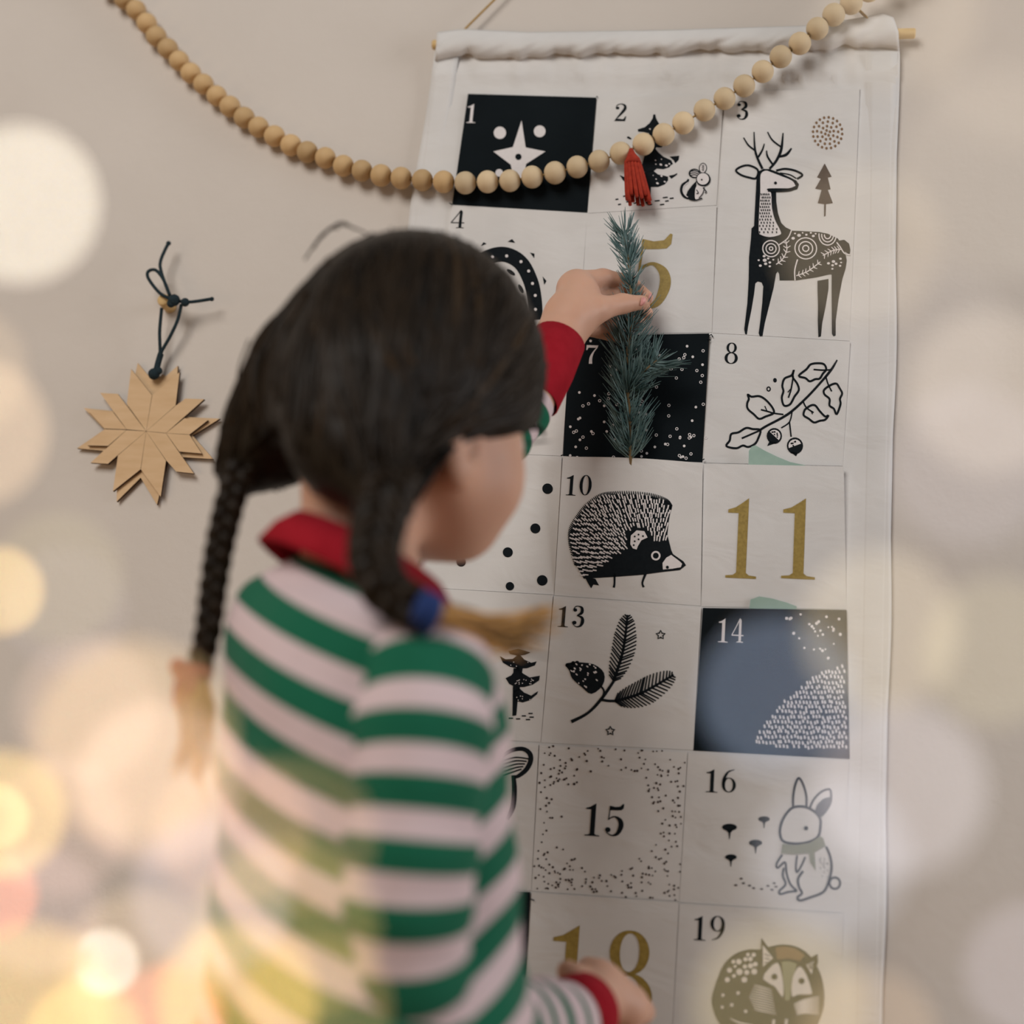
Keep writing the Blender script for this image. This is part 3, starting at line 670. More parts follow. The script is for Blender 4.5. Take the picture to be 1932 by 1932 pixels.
for x, y, r in ((465, 680, 68), (780, 605, 52), (703, 822, 60), (478, 952, 54)):
    k.disc(x, y, r, INK, 1, cH, r * 0.48); k.poly([(x - r * 0.55, y + r * 0.3), (x + r * 0.55, y + r * 0.3), (x + r * 0.15, y + r * 0.75), (x + 3, y + r * 1.6), (x - 3, y + r * 1.6), (x - r * 0.15, y + r * 0.75)], INK, 1, cH)
for x, y in ((572, 1148), (523, 1208), (592, 1190), (648, 1212), (685, 1235), (757, 1243), (815, 1215), (872, 1190), (888, 1222), (852, 1250)): k.disc(x, y, 16, DBROWN, 1, cH, 9, 10)
k.build('print', o)
# row 7
o, k = pocket('17', (705, 1668), (1000, 1683), (985, 1966), (675, 1950), True, label='plain black pocket low down beside the striped sleeve')
o, k = pocket('18', (1003, 1684), (1281, 1703), (1266, 1990), (986, 1968), label='white pocket with large gold numerals 18')
k.number('1', (1040, 1742, 1112, 1916), GOLD); k.number('8', (1138, 1752, 1232, 1926), GOLD); k.build('print', o)
o, k = pocket('19', (1282, 1705), (1591, 1725), (1586, 2010), (1267, 1990), label='white pocket numbered 19 with a curled-up fox')
k.number('19', bx(cG, 990, 838, 1128, 950))
k.poly([(640, 440), (520, 480), (420, 570), (360, 700), (305, 880), (320, 1000), (370, 1110), (480, 1250), (700, 1330), (950, 1330), (1180, 1250), (1280, 1100), (1325, 950), (1325, 800), (1290, 650), (1200, 500), (1090, 420), (960, 395), (850, 410), (740, 440)], INK, 1, cI, 3)
k.poly([(885, 425), (960, 412), (1060, 430), (1150, 490), (1110, 545), (1000, 520), (900, 530)], BROWN, 2, cI)
k.poly([(745, 560), (755, 335), (880, 500), (900, 560), (790, 640)], INK, 2, cI); k.poly([(770, 600), (768, 400), (862, 520)], WHITE, 3, cI)
k.poly([(1130, 560), (1268, 480), (1272, 560), (1215, 700)], INK, 2, cI); k.poly([(1165, 580), (1235, 545), (1215, 670)], WHITE, 3, cI)
for d in range(4): k.line([(785, 480 + 40 * d), (830, 500 + 30 * d)], 8, INK, 4, cI, n=1); k.line([(1185 + 14 * d, 570 - 5 * d), (1200 + 10 * d, 620)], 7, INK, 4, cI, n=1)
k.poly([(770, 710), (820, 620), (900, 560), (935, 640), (955, 760), (950, 880), (880, 780)], WHITE, 3, cI, 2); k.poly([(1035, 870), (1035, 740), (1060, 650), (1110, 595), (1170, 680), (1215, 820), (1200, 850), (1090, 850)], WHITE, 3, cI, 2)
k.poly([(940, 555), (1000, 545), (1080, 570), (1050, 680), (1030, 800), (1010, 920), (975, 920), (960, 760)], SAGE, 2, cI); k.disc(875, 690, 28, INK, 4, cI); k.disc(1122, 728, 28, INK, 4, cI); k.disc(1000, 940, 36, INK, 4, cI)
for i in range(11):
    y = 770 + i * 22; k.line([(640 + abs(i - 5) * 10, y - 5), (760, y + 14), (850 + i * 4, y + 40)], [6, 11, 5], WHITE, 3, cI); 
    k.line([(1050 + i * 3, 1000 + i * 10 - 60), (1150, 960 + i * 12 - 60), (1280, 930 + i * 16 - 60)], [5, 11, 5], WHITE, 3, cI)
for x, y, r in ((633, 487, 17), (685, 490, 20), (500, 552, 18), (550, 552, 26), (610, 530, 20), (655, 528, 22), (515, 595, 14), (605, 597, 20), (657, 590, 24), (700, 575, 22), (465, 630, 24), (555, 645, 30), (622, 650, 24), (690, 642, 28), (505, 682, 18), (445, 717, 24), (600, 717, 27), (405, 857, 16), (543, 838, 17), (485, 947, 17), (398, 967, 15), (612, 1005, 16)): k.disc(x, y, r, WHITE, 2, cI, n=10)
k.line([(470, 1070), (560, 1110), (680, 1130)], [6, 16, 6], WHITE, 2, cI); k.line([(870, 1080), (865, 1130)], 24, WHITE, 2, cI, n=1); k.line([(985, 1075), (980, 1130)], 24, WHITE, 2, cI, n=1)
k.build('print', o)

# stray black threads at panel corners
for p in ([(1337, 634), (1342, 631), (1345, 636)], [(1335, 640), (1341, 642)], [(853, 386), (848, 383)], [(1125, 182), (1128, 183)], [(1062, 858), (1058, 860)], [(1001, 1696), (1008, 1699)], [(1325, 868), (1329, 866)]):
    mb = MB(); mb.tube([at(x, y, -0.0078) for x, y in p], 0.0005, 5); mb.build('loose_thread', INK, cal)

# ------------------------------------------------------------------ pale slips tucked in the pockets
def slip(name, pts, dep0, dep1, label, cat):
    P = [(cE[0] + x * cE[2], cE[1] + y * cE[2]) for x, y in pts]; ys = [p[1] for p in P]
    f = lambda p: dep0 + (dep1 - dep0) * (p[1] - min(ys)) / (max(ys) - min(ys))
    n = len(P); V = [at(p[0], p[1], -f(p)) for p in P] + [at(p[0], p[1], -f(p) + 0.0006) for p in P]
    o = mesh_obj(name, V, [list(range(n)), list(range(n, 2 * n))[::-1]] + [[i, n + i, n + (i + 1) % n, (i + 1) % n] for i in range(n)], LEAFG, None, False)
    tag(o, label, cat)
slip('paper_slip', [(545, 1115), (570, 1075), (605, 1062), (690, 1112), (800, 1165), (920, 1215), (1060, 1245), (1060, 1330), (540, 1330)], 0.0120, 0.0105, 'pale green paper slip poking out of the pocket with gold 11', 'paper slip')
slip('paper_slip', [(560, 2470), (640, 2440), (760, 2460), (900, 2500), (980, 2530), (980, 2620), (540, 2620)], 0.0072, 0.0050, 'pale green paper slip poking out above the black pocket 14', 'paper slip')

# ------------------------------------------------------------------ bead garland
BP = [(95, -150), (117, -122), (139, -96), (161, -70), (184, -45), (207, -22), (234, -1), (257, 19), (277, 44), (295, 69), (317, 92), (338, 115), (360, 138), (384, 159), (409, 181), (434, 201), (461, 222), (488, 240), (518, 257), (549, 274), (580, 287), (614, 298), (648, 313), (683, 322), (719, 331), (757, 336), (797, 340), (837, 343),
      (878, 345), (920, 343), (962, 341), (1004, 334), (1047, 326), (1089, 315), (1130, 304), (1171, 289), (1214, 272), (1252, 254), (1289, 232), (1329, 208), (1367, 186), (1404, 162), (1439, 135), (1473, 107), (1509, 82), (1542, 54), (1573, 28), (1606, 6), (1640, -18), (1676, -43), (1712, -68), (1748, -94), (1784, -120)]
def bead_dep(x): return 0.0105 + 0.0075 * max(0, min(1, (x - 600) / 230)) + 0.0105 * max(0, min(1, (x - 1380) / 110))
gar = empty('bead_garland', at(878, 345, -0.02), 'swag of round wooden beads strung across the wall and calendar', 'garland')
BC = [at(x, y, -bead_dep(x)) for x, y in BP]
R0 = 0.5 * np.mean([np.linalg.norm(BC[i + 1] - BC[i]) for i in range(5, len(BC) - 3)])
goff = wloc(gar)
protos = []
for m in (BEAD, BEAD2):
    mb = MB()
    # turned bead: slightly flattened ball with a drilled hole at each pole
    prof = [(0.0016, 0.62), (0.0016, 0.985)] 
    nv = 14; prof = [(0.16, 0.6)] + [(math.sin(t), 0.965 * math.cos(t)) for t in np.linspace(0.165, math.pi - 0.165, nv)] + [(0.16, -0.6)]
    n = 20; Vv = [(r * math.cos(6.2832 * k / n), r * math.sin(6.2832 * k / n), z) for r, z in prof for k in range(n)]
    Ff = [[i * n + k, (i + 1) * n + k, (i + 1) * n + (k + 1) % n, i * n + (k + 1) % n] for i in range(len(prof) - 1) for k in range(n)]
    me = bpy.data.meshes.new('bead'); me.from_pydata(Vv, [], Ff); me.materials.append(m); me.polygons.foreach_set('use_smooth', [True] * len(me.polygons)); protos.append(me)
for i, c in enumerate(BC):
    o = bpy.data.objects.new('bead', protos[0] if BP[i][0] < 860 else protos[1]); col.objects.link(o); o.parent = gar
    o.location = Vector(c) - goff
    t = Vector(BC[min(i + 1, len(BC) - 1)]) - Vector(BC[max(i - 1, 0)])
    o.rotation_euler = (t.to_track_quat('Z', 'Y') @ Matrix.Rotation(random.uniform(0, 6), 3, 'Z').to_quaternion()).to_euler()
    r = R0 * random.uniform(0.985, 1.02); o.scale = (r, r, r)
mb = MB(); mb.tube(BC, 0.0009, 6); mb.build('string', CORDG, gar)
# tassel between two beads
tas_top = (at(1190, 282, -bead_dep(1190) - 0.004)); tas_end = at(1205, 378, -bead_dep(1190) - 0.006)
mb = MB(); mid = tas_top + (tas_end - tas_top) * 0.30
mb.tube([tas_top, tas_top + (mid - tas_top) * 0.4, tas_top + (mid - tas_top) * 0.75, mid], [0.0022, 0.0042, 0.0072, 0.0080], 14)
tas = mb.build('tassel', REDT, gar)
xd = M[:, 0]; yd = np.array([0, -1, 0.0])
for q in range(15):
    a = 6.2832 * q / 15; ca, sa = math.cos(a), math.sin(a)
    P = []
    for f in np.linspace(0, 1, 6):
        base = tas_top + (tas_end - tas_top) * (0.24 + 0.76 * f + (0.05 * math.sin(q * 2.3) * f))
        r = 0.0062 + 0.0042 * f
        P.append(base + xd * ca * r * 1.0 + yd * sa * r * 0.75)
    mb = MB(); mb.tube(P, [0.0016, 0.0019, 0.0020, 0.0020, 0.0020, 0.0017], 6); mb.build('strand', REDT, tas)

# ------------------------------------------------------------------ star ornament and its peg
def kp(x, y, y3): return at(cK[0] + x * cK[2], cK[1] + y * cK[2], y3)
star = empty('star_ornament', kp(557, 1372, 0), 'flat plywood star ornament hanging from a dark cord', 'ornament')
def plate(name, pts, yf, th, shrink=1.5):
    P = np.array(pts, float); c = P.mean(0); 
    P = P + (c - P) / (np.linalg.norm(c - P, axis=1)[:, None]) * shrink
    if np.sum(P[:, 0] * np.roll(P[:, 1], -1) - np.roll(P[:, 0], -1) * P[:, 1]) < 0: P = P[::-1]
    n = len(P); V = [kp(x, y, yf) for x, y in P] + [np.array(kp(x, y, yf)) + [0, th, 0] for x, y in P]
    Fc = [list(range(n))[::-1], list(range(n, 2 * n))] + [[i, (i + 1) % n, n + (i + 1) % n, n + i] for i in range(n)]
    return mesh_obj(name, V, Fc, [PLY, BURNT], star, False, [0, 0] + [1] * n)
plate('back_star', [(500, 910), (575, 1000), (655, 1000), (665, 985), (690, 1000), (770, 930), (762, 1200), (820, 1275), (1055, 1287), (870, 1400), (1010, 1560), (780, 1545), (700, 1570), (630, 1868), (520, 1685), (358, 1847), (365, 1560), (260, 1503), (90, 1487), (275, 1360), (135, 1215), (340, 1235), (440, 1190)], -0.0050, 0.003, 0)
for pts in ([(557, 1372), (425, 1185), (455, 950), (597, 1128)], [(557, 1372), (597, 1128), (783, 972), (757, 1198)], [(557, 1372), (757, 1198), (822, 1150), (950, 1155), (690, 1385)],
            [(690, 1385), (815, 1283), (975, 1297), (850, 1395)], [(690, 1385), (850, 1395), (933, 1523), (780, 1510)], [(557, 1372), (690, 1385), (880, 1658), (760, 1645), (692, 1570)],
            [(557, 1372), (692, 1570), (655, 1815), (520, 1630)], [(557, 1372), (520, 1630), (332, 1778), (365, 1535)], [(557, 1372), (365, 1535), (298, 1593), (180, 1585), (425, 1363)],
            [(275, 1357), (425, 1363), (300, 1472), (160, 1468)], [(275, 1355), (160, 1228), (335, 1242), (425, 1360)], [(557, 1372), (425, 1360), (245, 1112), (365, 1118)]):
    plate('star_point', pts, -0.0085, 0.003)
mb = MB()
def cord(pts, y0, y1, r=0.0016):
    Q = catmull(pts, 8); n = len(Q); mb.tube([kp(q[0], q[1], -(y0 + (y1 - y0) * i / (n - 1))) for i, q in enumerate(Q)], r, 7)
cord([(625, 960), (650, 850), (648, 700), (662, 540)], 0.010, 0.018); cord([(640, 950), (655, 850), (720, 730), (770, 620), (795, 515)], 0.011, 0.020)
cord([(735, 485), (650, 440), (575, 345), (570, 295), (620, 285), (672, 345), (718, 455)], 0.022, 0.022); cord([(715, 455), (660, 300), (655, 220), (708, 100)], 0.021, 0.016)
cord([(760, 490), (830, 500), (900, 495), (1005, 478)], 0.022, 0.018); cord([(625, 960), (640, 900), (655, 850)], 0.012, 0.011, 0.0030)
for x, y, r, d in ((745, 488, 0.0058, 0.024), (725, 510, 0.004, 0.024), (820, 502, 0.0042, 0.022), (610, 985, 0.0056, 0.0115), (1000, 480, 0.0022, 0.018), (708, 104, 0.0024, 0.016), (640, 965, 0.0038, 0.012)):
    mb.ball(kp(x, y, -d), (r, r * 0.9, r), 12, 8)
mb.build('cord', TWINE, star)
pc = kp(722, 536, 0)
mb = MB(); mb.tube([pc + [0, 0.0, 0], pc + [0, -0.012, 0], pc + [0, -0.0175, 0], pc + [0, -0.019, 0]], [0.0062, 0.0062, 0.0060, 0.0048], 18)
peg = mb.build('wall_peg', ROD); tag(peg, 'small round wooden peg in the wall holding the star cord', 'peg')

# ------------------------------------------------------------------ fir sprig
spr = empty('fir_sprig', at(1190, 862, -0.011), 'green fir sprig held in the raised hand and tucked into pocket 10', 'sprig')
SP = [(1191, 905, -0.0095), (1190, 862, -0.0125), (1188, 790, -0.0215), (1184, 720, -0.030), (1186, 650, -0.0365), (1192, 585, -0.0405), (1188, 510, -0.042), (1182, 470, -0.041), (1178, 440, -0.040)]
stem = catmull([at(*p) for p in SP], 10)
mb = MB(); mb.tube(stem, np.interp(np.linspace(0, 1, len(stem)), [0, 0.5, 1], [0.0022, 0.0019, 0.0009]), 8)
tw = catmull([at(1185, 740, -0.028), at(1210, 706, -0.036), at(1240, 680, -0.040)], 8); mb.tube(tw, [0.0012] * len(tw), 6)
mb.build('stem', BARK, spr)
mb = MB()
def needles(path, n, ln, seed, spread=1.0, up=0.75):
    r = np.random.default_rng(seed); N_ = len(path)
    for i in range(n):
        f = r.random(); j = min(int(f * (N_ - 1)), N_ - 2); p = path[j] + (path[j + 1] - path[j]) * r.random()
        t = path[j + 1] - path[j]; t = t / np.linalg.norm(t)
        v = r.normal(size=3); v[1] *= 0.5; v = v - t * (v @ t); v /= np.linalg.norm(v)
        if v[1] > 0.3 and p[1] > -0.03: v[1] *= -0.6
        d = v * spread + t * r.uniform(up * 0.5, up * 1.4); d /= np.linalg.norm(d)
        L_ = ln * r.uniform(0.65, 1.15); q1 = p + d * L_ * 0.55; q2 = p + (d + t * 0.22) * L_
        for q in (q1, q2): q[1] = min(q[1], -0.0125)
        mb.tube([p, q1, q2], [0.00055, 0.00062, 0.00018], 4, cap=False)
needles(stem[9:48], 430, 0.027, 1, 1.0, 0.85); needles(stem[48:62], 80, 0.016, 2, 0.8); needles(stem[60:], 120, 0.021, 3, 0.7, 1.0); needles(tw, 150, 0.023, 4, 0.9)
nd = mb.build('needles', NEEDLE, spr); nd['kind'] = 'stuff'

# ------------------------------------------------------------------ sdf body tools
class Field:
    def __init__(s, lo, hi, vox):
        s.lo = np.array(lo, float); s.vox = vox; s.n = np.ceil((np.array(hi) - s.lo) / vox).astype(int) + 1
        s.d = np.full(s.n, 0.05, np.float32)
    def sub(s, a, b):
        i0 = np.clip(np.floor((np.minimum(a, b) - s.lo) / s.vox).astype(int), 0, s.n - 1); i1 = np.clip(np.ceil((np.maximum(a, b) - s.lo) / s.vox).astype(int) + 1, 0, s.n)
        ax = [s.lo[k] + s.vox * np.arange(i0[k], i1[k]) for k in range(3)]
        X, Y, Z = np.meshgrid(*ax, indexing='ij'); return tuple(slice(i0[k], i1[k]) for k in range(3)), X.astype(np.float32), Y.astype(np.float32), Z.astype(np.float32)
    def _mix(s, sl, dp, k, op):
        d = s.d[sl]
        if op == 'u':
            h = np.clip(0.5 + 0.5 * (d - dp) / k, 0, 1); s.d[sl] = d * (1 - h) + dp * h - k * h * (1 - h)
        else:
            h = np.clip(0.5 - 0.5 * (d + dp) / k, 0, 1); s.d[sl] = d * (1 - h) - dp * h + k * h * (1 - h)
    def cone(s, a, b, ra, rb, k=0.008, op='u'):
        a = np.asarray(a, float); b = np.asarray(b, float); m = max(ra, rb) + k + 0.012
        lo = np.minimum(a, b) - m; hi = np.maximum(a, b) + m
        sl, X, Y, Z = s.sub(lo, hi); ab = b - a; L2 = ab @ ab + 1e-12
        t = np.clip(((X - a[0]) * ab[0] + (Y - a[1]) * ab[1] + (Z - a[2]) * ab[2]) / L2, 0, 1)
        dp = np.sqrt((X - a[0] - t * ab[0]) ** 2 + (Y - a[1] - t * ab[1]) ** 2 + (Z - a[2] - t * ab[2]) ** 2) - (ra + (rb - ra) * t)
        s._mix(sl, dp, k, op)
    def chain(s, pts, rad, k=0.006, op='u'):
        for i in range(len(pts) - 1): s.cone(pts[i], pts[i + 1], rad[i], rad[i + 1], k, op)
    def ell(s, c, r, Rm=None, k=0.01, op='u'):
        c = np.asarray(c, float); r = np.asarray(r, float); Rm = np.eye(3) if Rm is None else Rm; m = r.max() + k + 0.012
        sl, X, Y, Z = s.sub(c - m, c + m); P = np.stack([X - c[0], Y - c[1], Z - c[2]], -1) @ Rm      # into local axes
        k0 = np.sqrt(((P / r) ** 2).sum(-1)); k1 = np.sqrt(((P / r ** 2) ** 2).sum(-1)) + 1e-9
        s._mix(sl, (k0 * (k0 - 1) / k1).astype(np.float32), k, op)
    def half(s, c, n, lo, hi, k=0.006):
        """remove everything on the +n side of the plane through c inside the box lo..hi"""
        sl, X, Y, Z = s.sub(np.array(lo), np.array(hi)); dp = (X - c[0]) * n[0] + (Y - c[1]) * n[1] + (Z - c[2]) * n[2]
        s._mix(sl, -dp, k, 's')
    def mesh(s):
        d = s.d; g = d < 0; c = None
        sh = [(i, j, k) for i in (0, 1) for j in (0, 1) for k in (0, 1)]
        v = lambda A, o: A[o[0]:A.shape[0] - 1 + o[0], o[1]:A.shape[1] - 1 + o[1], o[2]:A.shape[2] - 1 + o[2]]
        al = v(g, sh[0]).copy(); an = al.copy()
        for o in sh[1:]: al &= v(g, o); an |= v(g, o)
        act = an & ~al; idx = np.argwhere(act); gid = np.full(act.shape, -1, np.int32); gid[act] = np.arange(len(idx))
        acc = np.zeros((len(idx), 3)); cnt = np.zeros(len(idx))
        for a in range(8):
            for b_ in range(a + 1, 8):
                oa, ob = np.array(sh[a]), np.array(sh[b_])
                if np.abs(oa - ob).sum() != 1: continue
                da = d[tuple((idx + oa).T)]; db = d[tuple((idx + ob).T)]; m = (da < 0) != (db < 0)
                t = np.where(m, da / np.where(m, da - db, 1), 0)
                acc[m] += (oa + t[:, None] * (ob - oa))[m]; cnt[m] += 1
        Vt = s.lo + s.vox * (idx + acc / cnt[:, None]); Fc = []
        for ax in range(3):
            e = [0, 0, 0]; e[ax] = 1
            A = g[:g.shape[0] - e[0], :g.shape[1] - e[1], :g.shape[2] - e[2]]; B = g[e[0]:, e[1]:, e[2]:]
            q = np.argwhere(A != B); u, w_ = [(1, 2), (2, 0), (0, 1)][ax]
            q = q[(q[:, u] > 0) & (q[:, w_] > 0) & (q[:, u] < act.shape[u]) & (q[:, w_] < act.shape[w_])]
            fl = A[tuple(q.T)]
            du = np.zeros(3, int); du[u] = 1; dw = np.zeros(3, int); dw[w_] = 1
            i0, i1, i2, i3 = [gid[tuple((q - o).T)] for o in (du + dw, dw, du * 0, du)]
            f = np.stack([i0, i1, i2, i3], 1); f[~fl] = f[~fl][:, ::-1]; Fc.append(f)
        Fc = np.concatenate(Fc); return Vt, Fc[(Fc >= 0).all(1)]
def np_mesh(name, V, Fc, mats, parent, smooth_it=0):
    me = bpy.data.meshes.new(name); V = V - np.array(wloc(parent))
    me.vertices.add(len(V)); me.vertices.foreach_set('co', V.astype(np.float32).ravel())
    me.loops.add(len(Fc) * 4); me.loops.foreach_set('vertex_index', Fc.astype(np.int32).ravel())
    me.polygons.add(len(Fc)); me.polygons.foreach_set('loop_start', np.arange(0, len(Fc) * 4, 4, dtype=np.int32)); me.polygons.foreach_set('loop_total', np.full(len(Fc), 4, np.int32))
    me.polygons.foreach_set('use_smooth', np.ones(len(Fc), bool))
    me.update(calc_edges=True); me.validate()
    for m in (mats if isinstance(mats, (list, tuple)) else [mats]): me.materials.append(m)
    o = bpy.data.objects.new(name, me); col.objects.link(o); o.parent = parent
    if smooth_it:
        sm_ = o.modifiers.new('smooth', 'SMOOTH'); sm_.iterations = smooth_it; sm_.factor = 0.5
    return o

# ------------------------------------------------------------------ the girl
HS = 0.93
HC = at(778, 782, -0.335)                                  # head centre
AZ = math.radians(38); HP = math.radians(-5); HR = math.radians(8)
def rot_head():
    fy = np.array([math.sin(AZ) * math.cos(HP), math.cos(AZ) * math.cos(HP), math.sin(HP)])
    rx = np.array([math.cos(AZ), -math.sin(AZ), 0]); uz = np.cross(rx, fy)
    c, s_ = math.cos(HR), math.sin(HR)
    return np.stack([c * rx - s_ * uz, fy, s_ * rx + c * uz], 1)
RH = rot_head()
def hd(x, y, z): return HC + RH @ (HS * np.array([x, y, z]))
def hr(*r): return tuple(HS * q for q in r)
person = empty('person', (HC[0], HC[1], 0.0), 'child in green and white striped pajamas, seen from behind, reaching up with a fir sprig', 'person')

TAZ = math.radians(50)
tf_ = np.array([math.sin(TAZ), math.cos(TAZ), 0]); tr_ = np.array([math.cos(TAZ), -math.sin(TAZ), 0])
NECKB = at(655, 1105, -0.370)
SHR = at(800, 1285, -0.418); ELR = at(800, 1955, -0.370); WRR = at(1098, 1914, -0.197)
SHL = at(640, 1140, -0.300); ELL = at(850, 912, -0.184); WRL = at(1050, 645, -0.090)
HIP = at(690, 2150, -0.370)

fld = Field((-0.40, -0.58, 0.0), (0.20, -0.008, 1.30), 0.0028)
# head
fld.ell(hd(0, -0.012, 0.022), hr(0.071, 0.090, 0.083), RH, 0.01)
fld.ell(hd(0, 0.028, -0.024), hr(0.060, 0.058, 0.058), RH, 0.02)
fld.ell(hd(0, 0.048, -0.062), hr(0.030, 0.030, 0.022), RH, 0.03)
for sx in (-1, 1):
    fld.ell(hd(sx * 0.036, 0.048, -0.036), hr(0.026, 0.024, 0.028), RH, 0.02)
    fld.cone(hd(sx * 0.055, 0.005, -0.045), hd(sx * 0.018, 0.055, -0.068), 0.013, 0.013, 0.02)
    fld.ell(hd(sx * 0.030, 0.086, 0.000), hr(0.013, 0.008, 0.008), RH, 0.008, 's')
    fld.ell(hd(sx * 0.0735, -0.004, -0.026), hr(0.007, 0.016, 0.026), RH, 0.005)
    fld.ell(hd(sx * 0.077, 0.000, -0.022), hr(0.005, 0.009, 0.015), RH, 0.005, 's')
    fld.ell(hd(sx * 0.071, 0.000, -0.047), hr(0.006, 0.009, 0.009), RH, 0.006)
fld.cone(hd(0, 0.078, 0.002), hd(0, 0.094, -0.024), 0.006, 0.0085, 0.012)
for sx in (-1, 1): fld.ell(hd(sx * 0.008, 0.087, -0.028), hr(0.006, 0.007, 0.005), RH, 0.006)
fld.ell(hd(0, 0.080, -0.047), hr(0.017, 0.008, 0.0045), RH, 0.006); fld.ell(hd(0, 0.078, -0.056), hr(0.015, 0.008, 0.005), RH, 0.005)
# neck, torso core, hips, legs
NECKB = at(682, 1105, -0.368)
fld.cone(hd(0, -0.030, -0.050), NECKB + [0, 0, -0.02], 0.036, 0.034, 0.025)
CH = at(684, 1340, -0.370); fld.ell(CH, (0.076, 0.055, 0.085), np.stack([tr_, tf_, np.array([0, 0, 1.0])], 1), 0.03)
fld.cone(CH, HIP, 0.066, 0.075, 0.03)
for sg in (-1, 1):
    hp = HIP + tr_ * 0.048 * sg; kn = np.array([hp[0], hp[1] + 0.01, 0.27]); an = np.array([hp[0], hp[1], 0.055])
    fld.chain([hp, kn, an], [0.058, 0.040, 0.026], 0.02); fld.chain([an + [0, 0, -0.025], an + tf_ * 0.07 + [0, 0, -0.034], an + tf_ * 0.115 + [0, 0, -0.040]], [0.026, 0.022, 0.014], 0.012)
# right arm and hand
fld.chain([CH, SHR, at(787, 1500, -0.446), at(768, 1820, -0.430), at(784, 1925, -0.400), at(850, 1966, -0.355), at(945, 1952, -0.295), at(1030, 1938, -0.240), WRR], [0.030, 0.026, 0.025, 0.024, 0.025, 0.025, 0.024, 0.021, 0.0185], 0.010)
def px3(*p): return [at(*q) for q in p]
fld.cone(WRR, at(1125, 1868, -0.172), 0.0185, 0.0180, 0.012); fld.cone(at(1122, 1862, -0.168), at(1182, 1900, -0.160), 0.0165, 0.0160, 0.012)
fld.chain(px3((1108, 1872, -0.186), (1088, 1846, -0.190), (1070, 1832, -0.188)), [0.0105, 0.0082, 0.0075], 0.005)              # thumb
for (a, b_, c_) in (((1120, 1842, -0.160), (1112, 1830, -0.138), (1092, 1854, -0.130)), ((1150, 1856, -0.156), (1164, 1860, -0.130), (1140, 1886, -0.124)),
                    ((1176, 1876, -0.156), (1194, 1884, -0.130), (1166, 1906, -0.124)), ((1194, 1898, -0.160), (1211, 1908, -0.138), (1184, 1926, -0.132))):
    fld.chain(px3(a, b_, c_), [0.0100, 0.0088, 0.0076], 0.003)
# left arm and hand (pinching the sprig)
fld.chain([CH, SHL, at(700, 1030, -0.255), at(850, 900, -0.180), at(920, 842, -0.150), at(1001, 753, -0.120), WRL], [0.030, 0.026, 0.024, 0.021, 0.019, 0.0175, 0.0185], 0.010)
fld.chain(px3((1055, 640, -0.090), (1074, 600, -0.080), (1092, 556, -0.070)), [0.0200, 0.0205, 0.0175], 0.010)
fld.cone(at(1098, 590, -0.066), at(1085, 545, -0.062), 0.018, 0.016, 0.010)
fld.chain(px3((1080, 600, -0.088), (1126, 584, -0.077), (1174, 573, -0.060), (1212, 571, -0.0505)), [0.0150, 0.0110, 0.0082, 0.0066], 0.005)      # thumb
fld.chain(px3((1088, 534, -0.066), (1138, 524, -0.042), (1186, 533, -0.030), (1221, 562, -0.0335)), [0.0110, 0.0078, 0.0074, 0.0062], 0.004)     # index
fld.chain(px3((1090, 560, -0.054), (1140, 562, -0.030), (1185, 578, -0.022), (1220, 591, -0.027)), [0.0115, 0.0085, 0.0076, 0.0064], 0.002)     # middle
fld.chain(px3((1092, 590, -0.052), (1138, 598, -0.029), (1176, 606, -0.022), (1206, 614, -0.026)), [0.0110, 0.0082, 0.0074, 0.0062], 0.002)     # ring
fld.chain(px3((1095, 612, -0.054), (1130, 622, -0.036), (1158, 632, -0.027), (1180, 636, -0.029)), [0.0100, 0.0076, 0.0066, 0.0058], 0.002)     # little
fld.cone(at(1120, 562, -0.044), at(1170, 556, -0.026), 0.0075, 0.0060, 0.002)                       # web between thumb and fingers
V, Fc = fld.mesh()
body = np_mesh('body', V, Fc, SKIN, person, 2)
del fld
# face details
for sx in (-1, 1):
    mb = MB(); mb.ball(hd(sx * 0.029, 0.066, 0.000), 0.0105, 14, 10, mat=RH); e = mb.build('eye', EYEW, person)
    mb = MB(); mb.ball(hd(sx * 0.0295, 0.0740, 0.0005), (0.0055, 0.0045, 0.0055), 12, 8, mat=RH); mb.build('iris', EYED, e)
    mb = MB(); mb.tube([hd(sx * q, 0.083 - 8 * (q - 0.03) ** 2, 0.021 - 30 * (q - 0.03) ** 2) for q in np.linspace(0.016, 0.047, 8)], [0.0010, 0.002, 0.0022, 0.0022, 0.002, 0.0018, 0.0014, 0.0008], 6, a=0.2); mb.build('eyebrow', HAIR, person, attr='tone')
    mb = MB()
    for q in np.linspace(0.021, 0.041, 11):
        p = hd(sx * q, 0.083 - 14 * (q - 0.031) ** 2, 0.0085); mb.tube([p, hd(sx * (q * 1.12), 0.0905 - 14 * (q - 0.031) ** 2, 0.0115)], [0.0006, 0.0002], 4)
    mb.build('eyelashes', EYED, person)
mb = MB(); mb.tube([hd(q, 0.0885 - 16 * q * q, -0.0515) for q in np.linspace(-0.014, 0.014, 7)], [0.001, 0.003, 0.0036, 0.0034, 0.0036, 0.003, 0.001], 8); mb.build('lips', LIP, person)
# nails of the raised hand
for p, r_ in (((1210, 569, -0.0570), 0.0042), ((1223, 560, -0.0365), 0.0036)):
    mb = MB(); mb.ball(at(*p), (r_ * 1.3, r_ * 0.35, r_), 10, 6, mat=RH); mb.build('fingernail', NAIL, person)

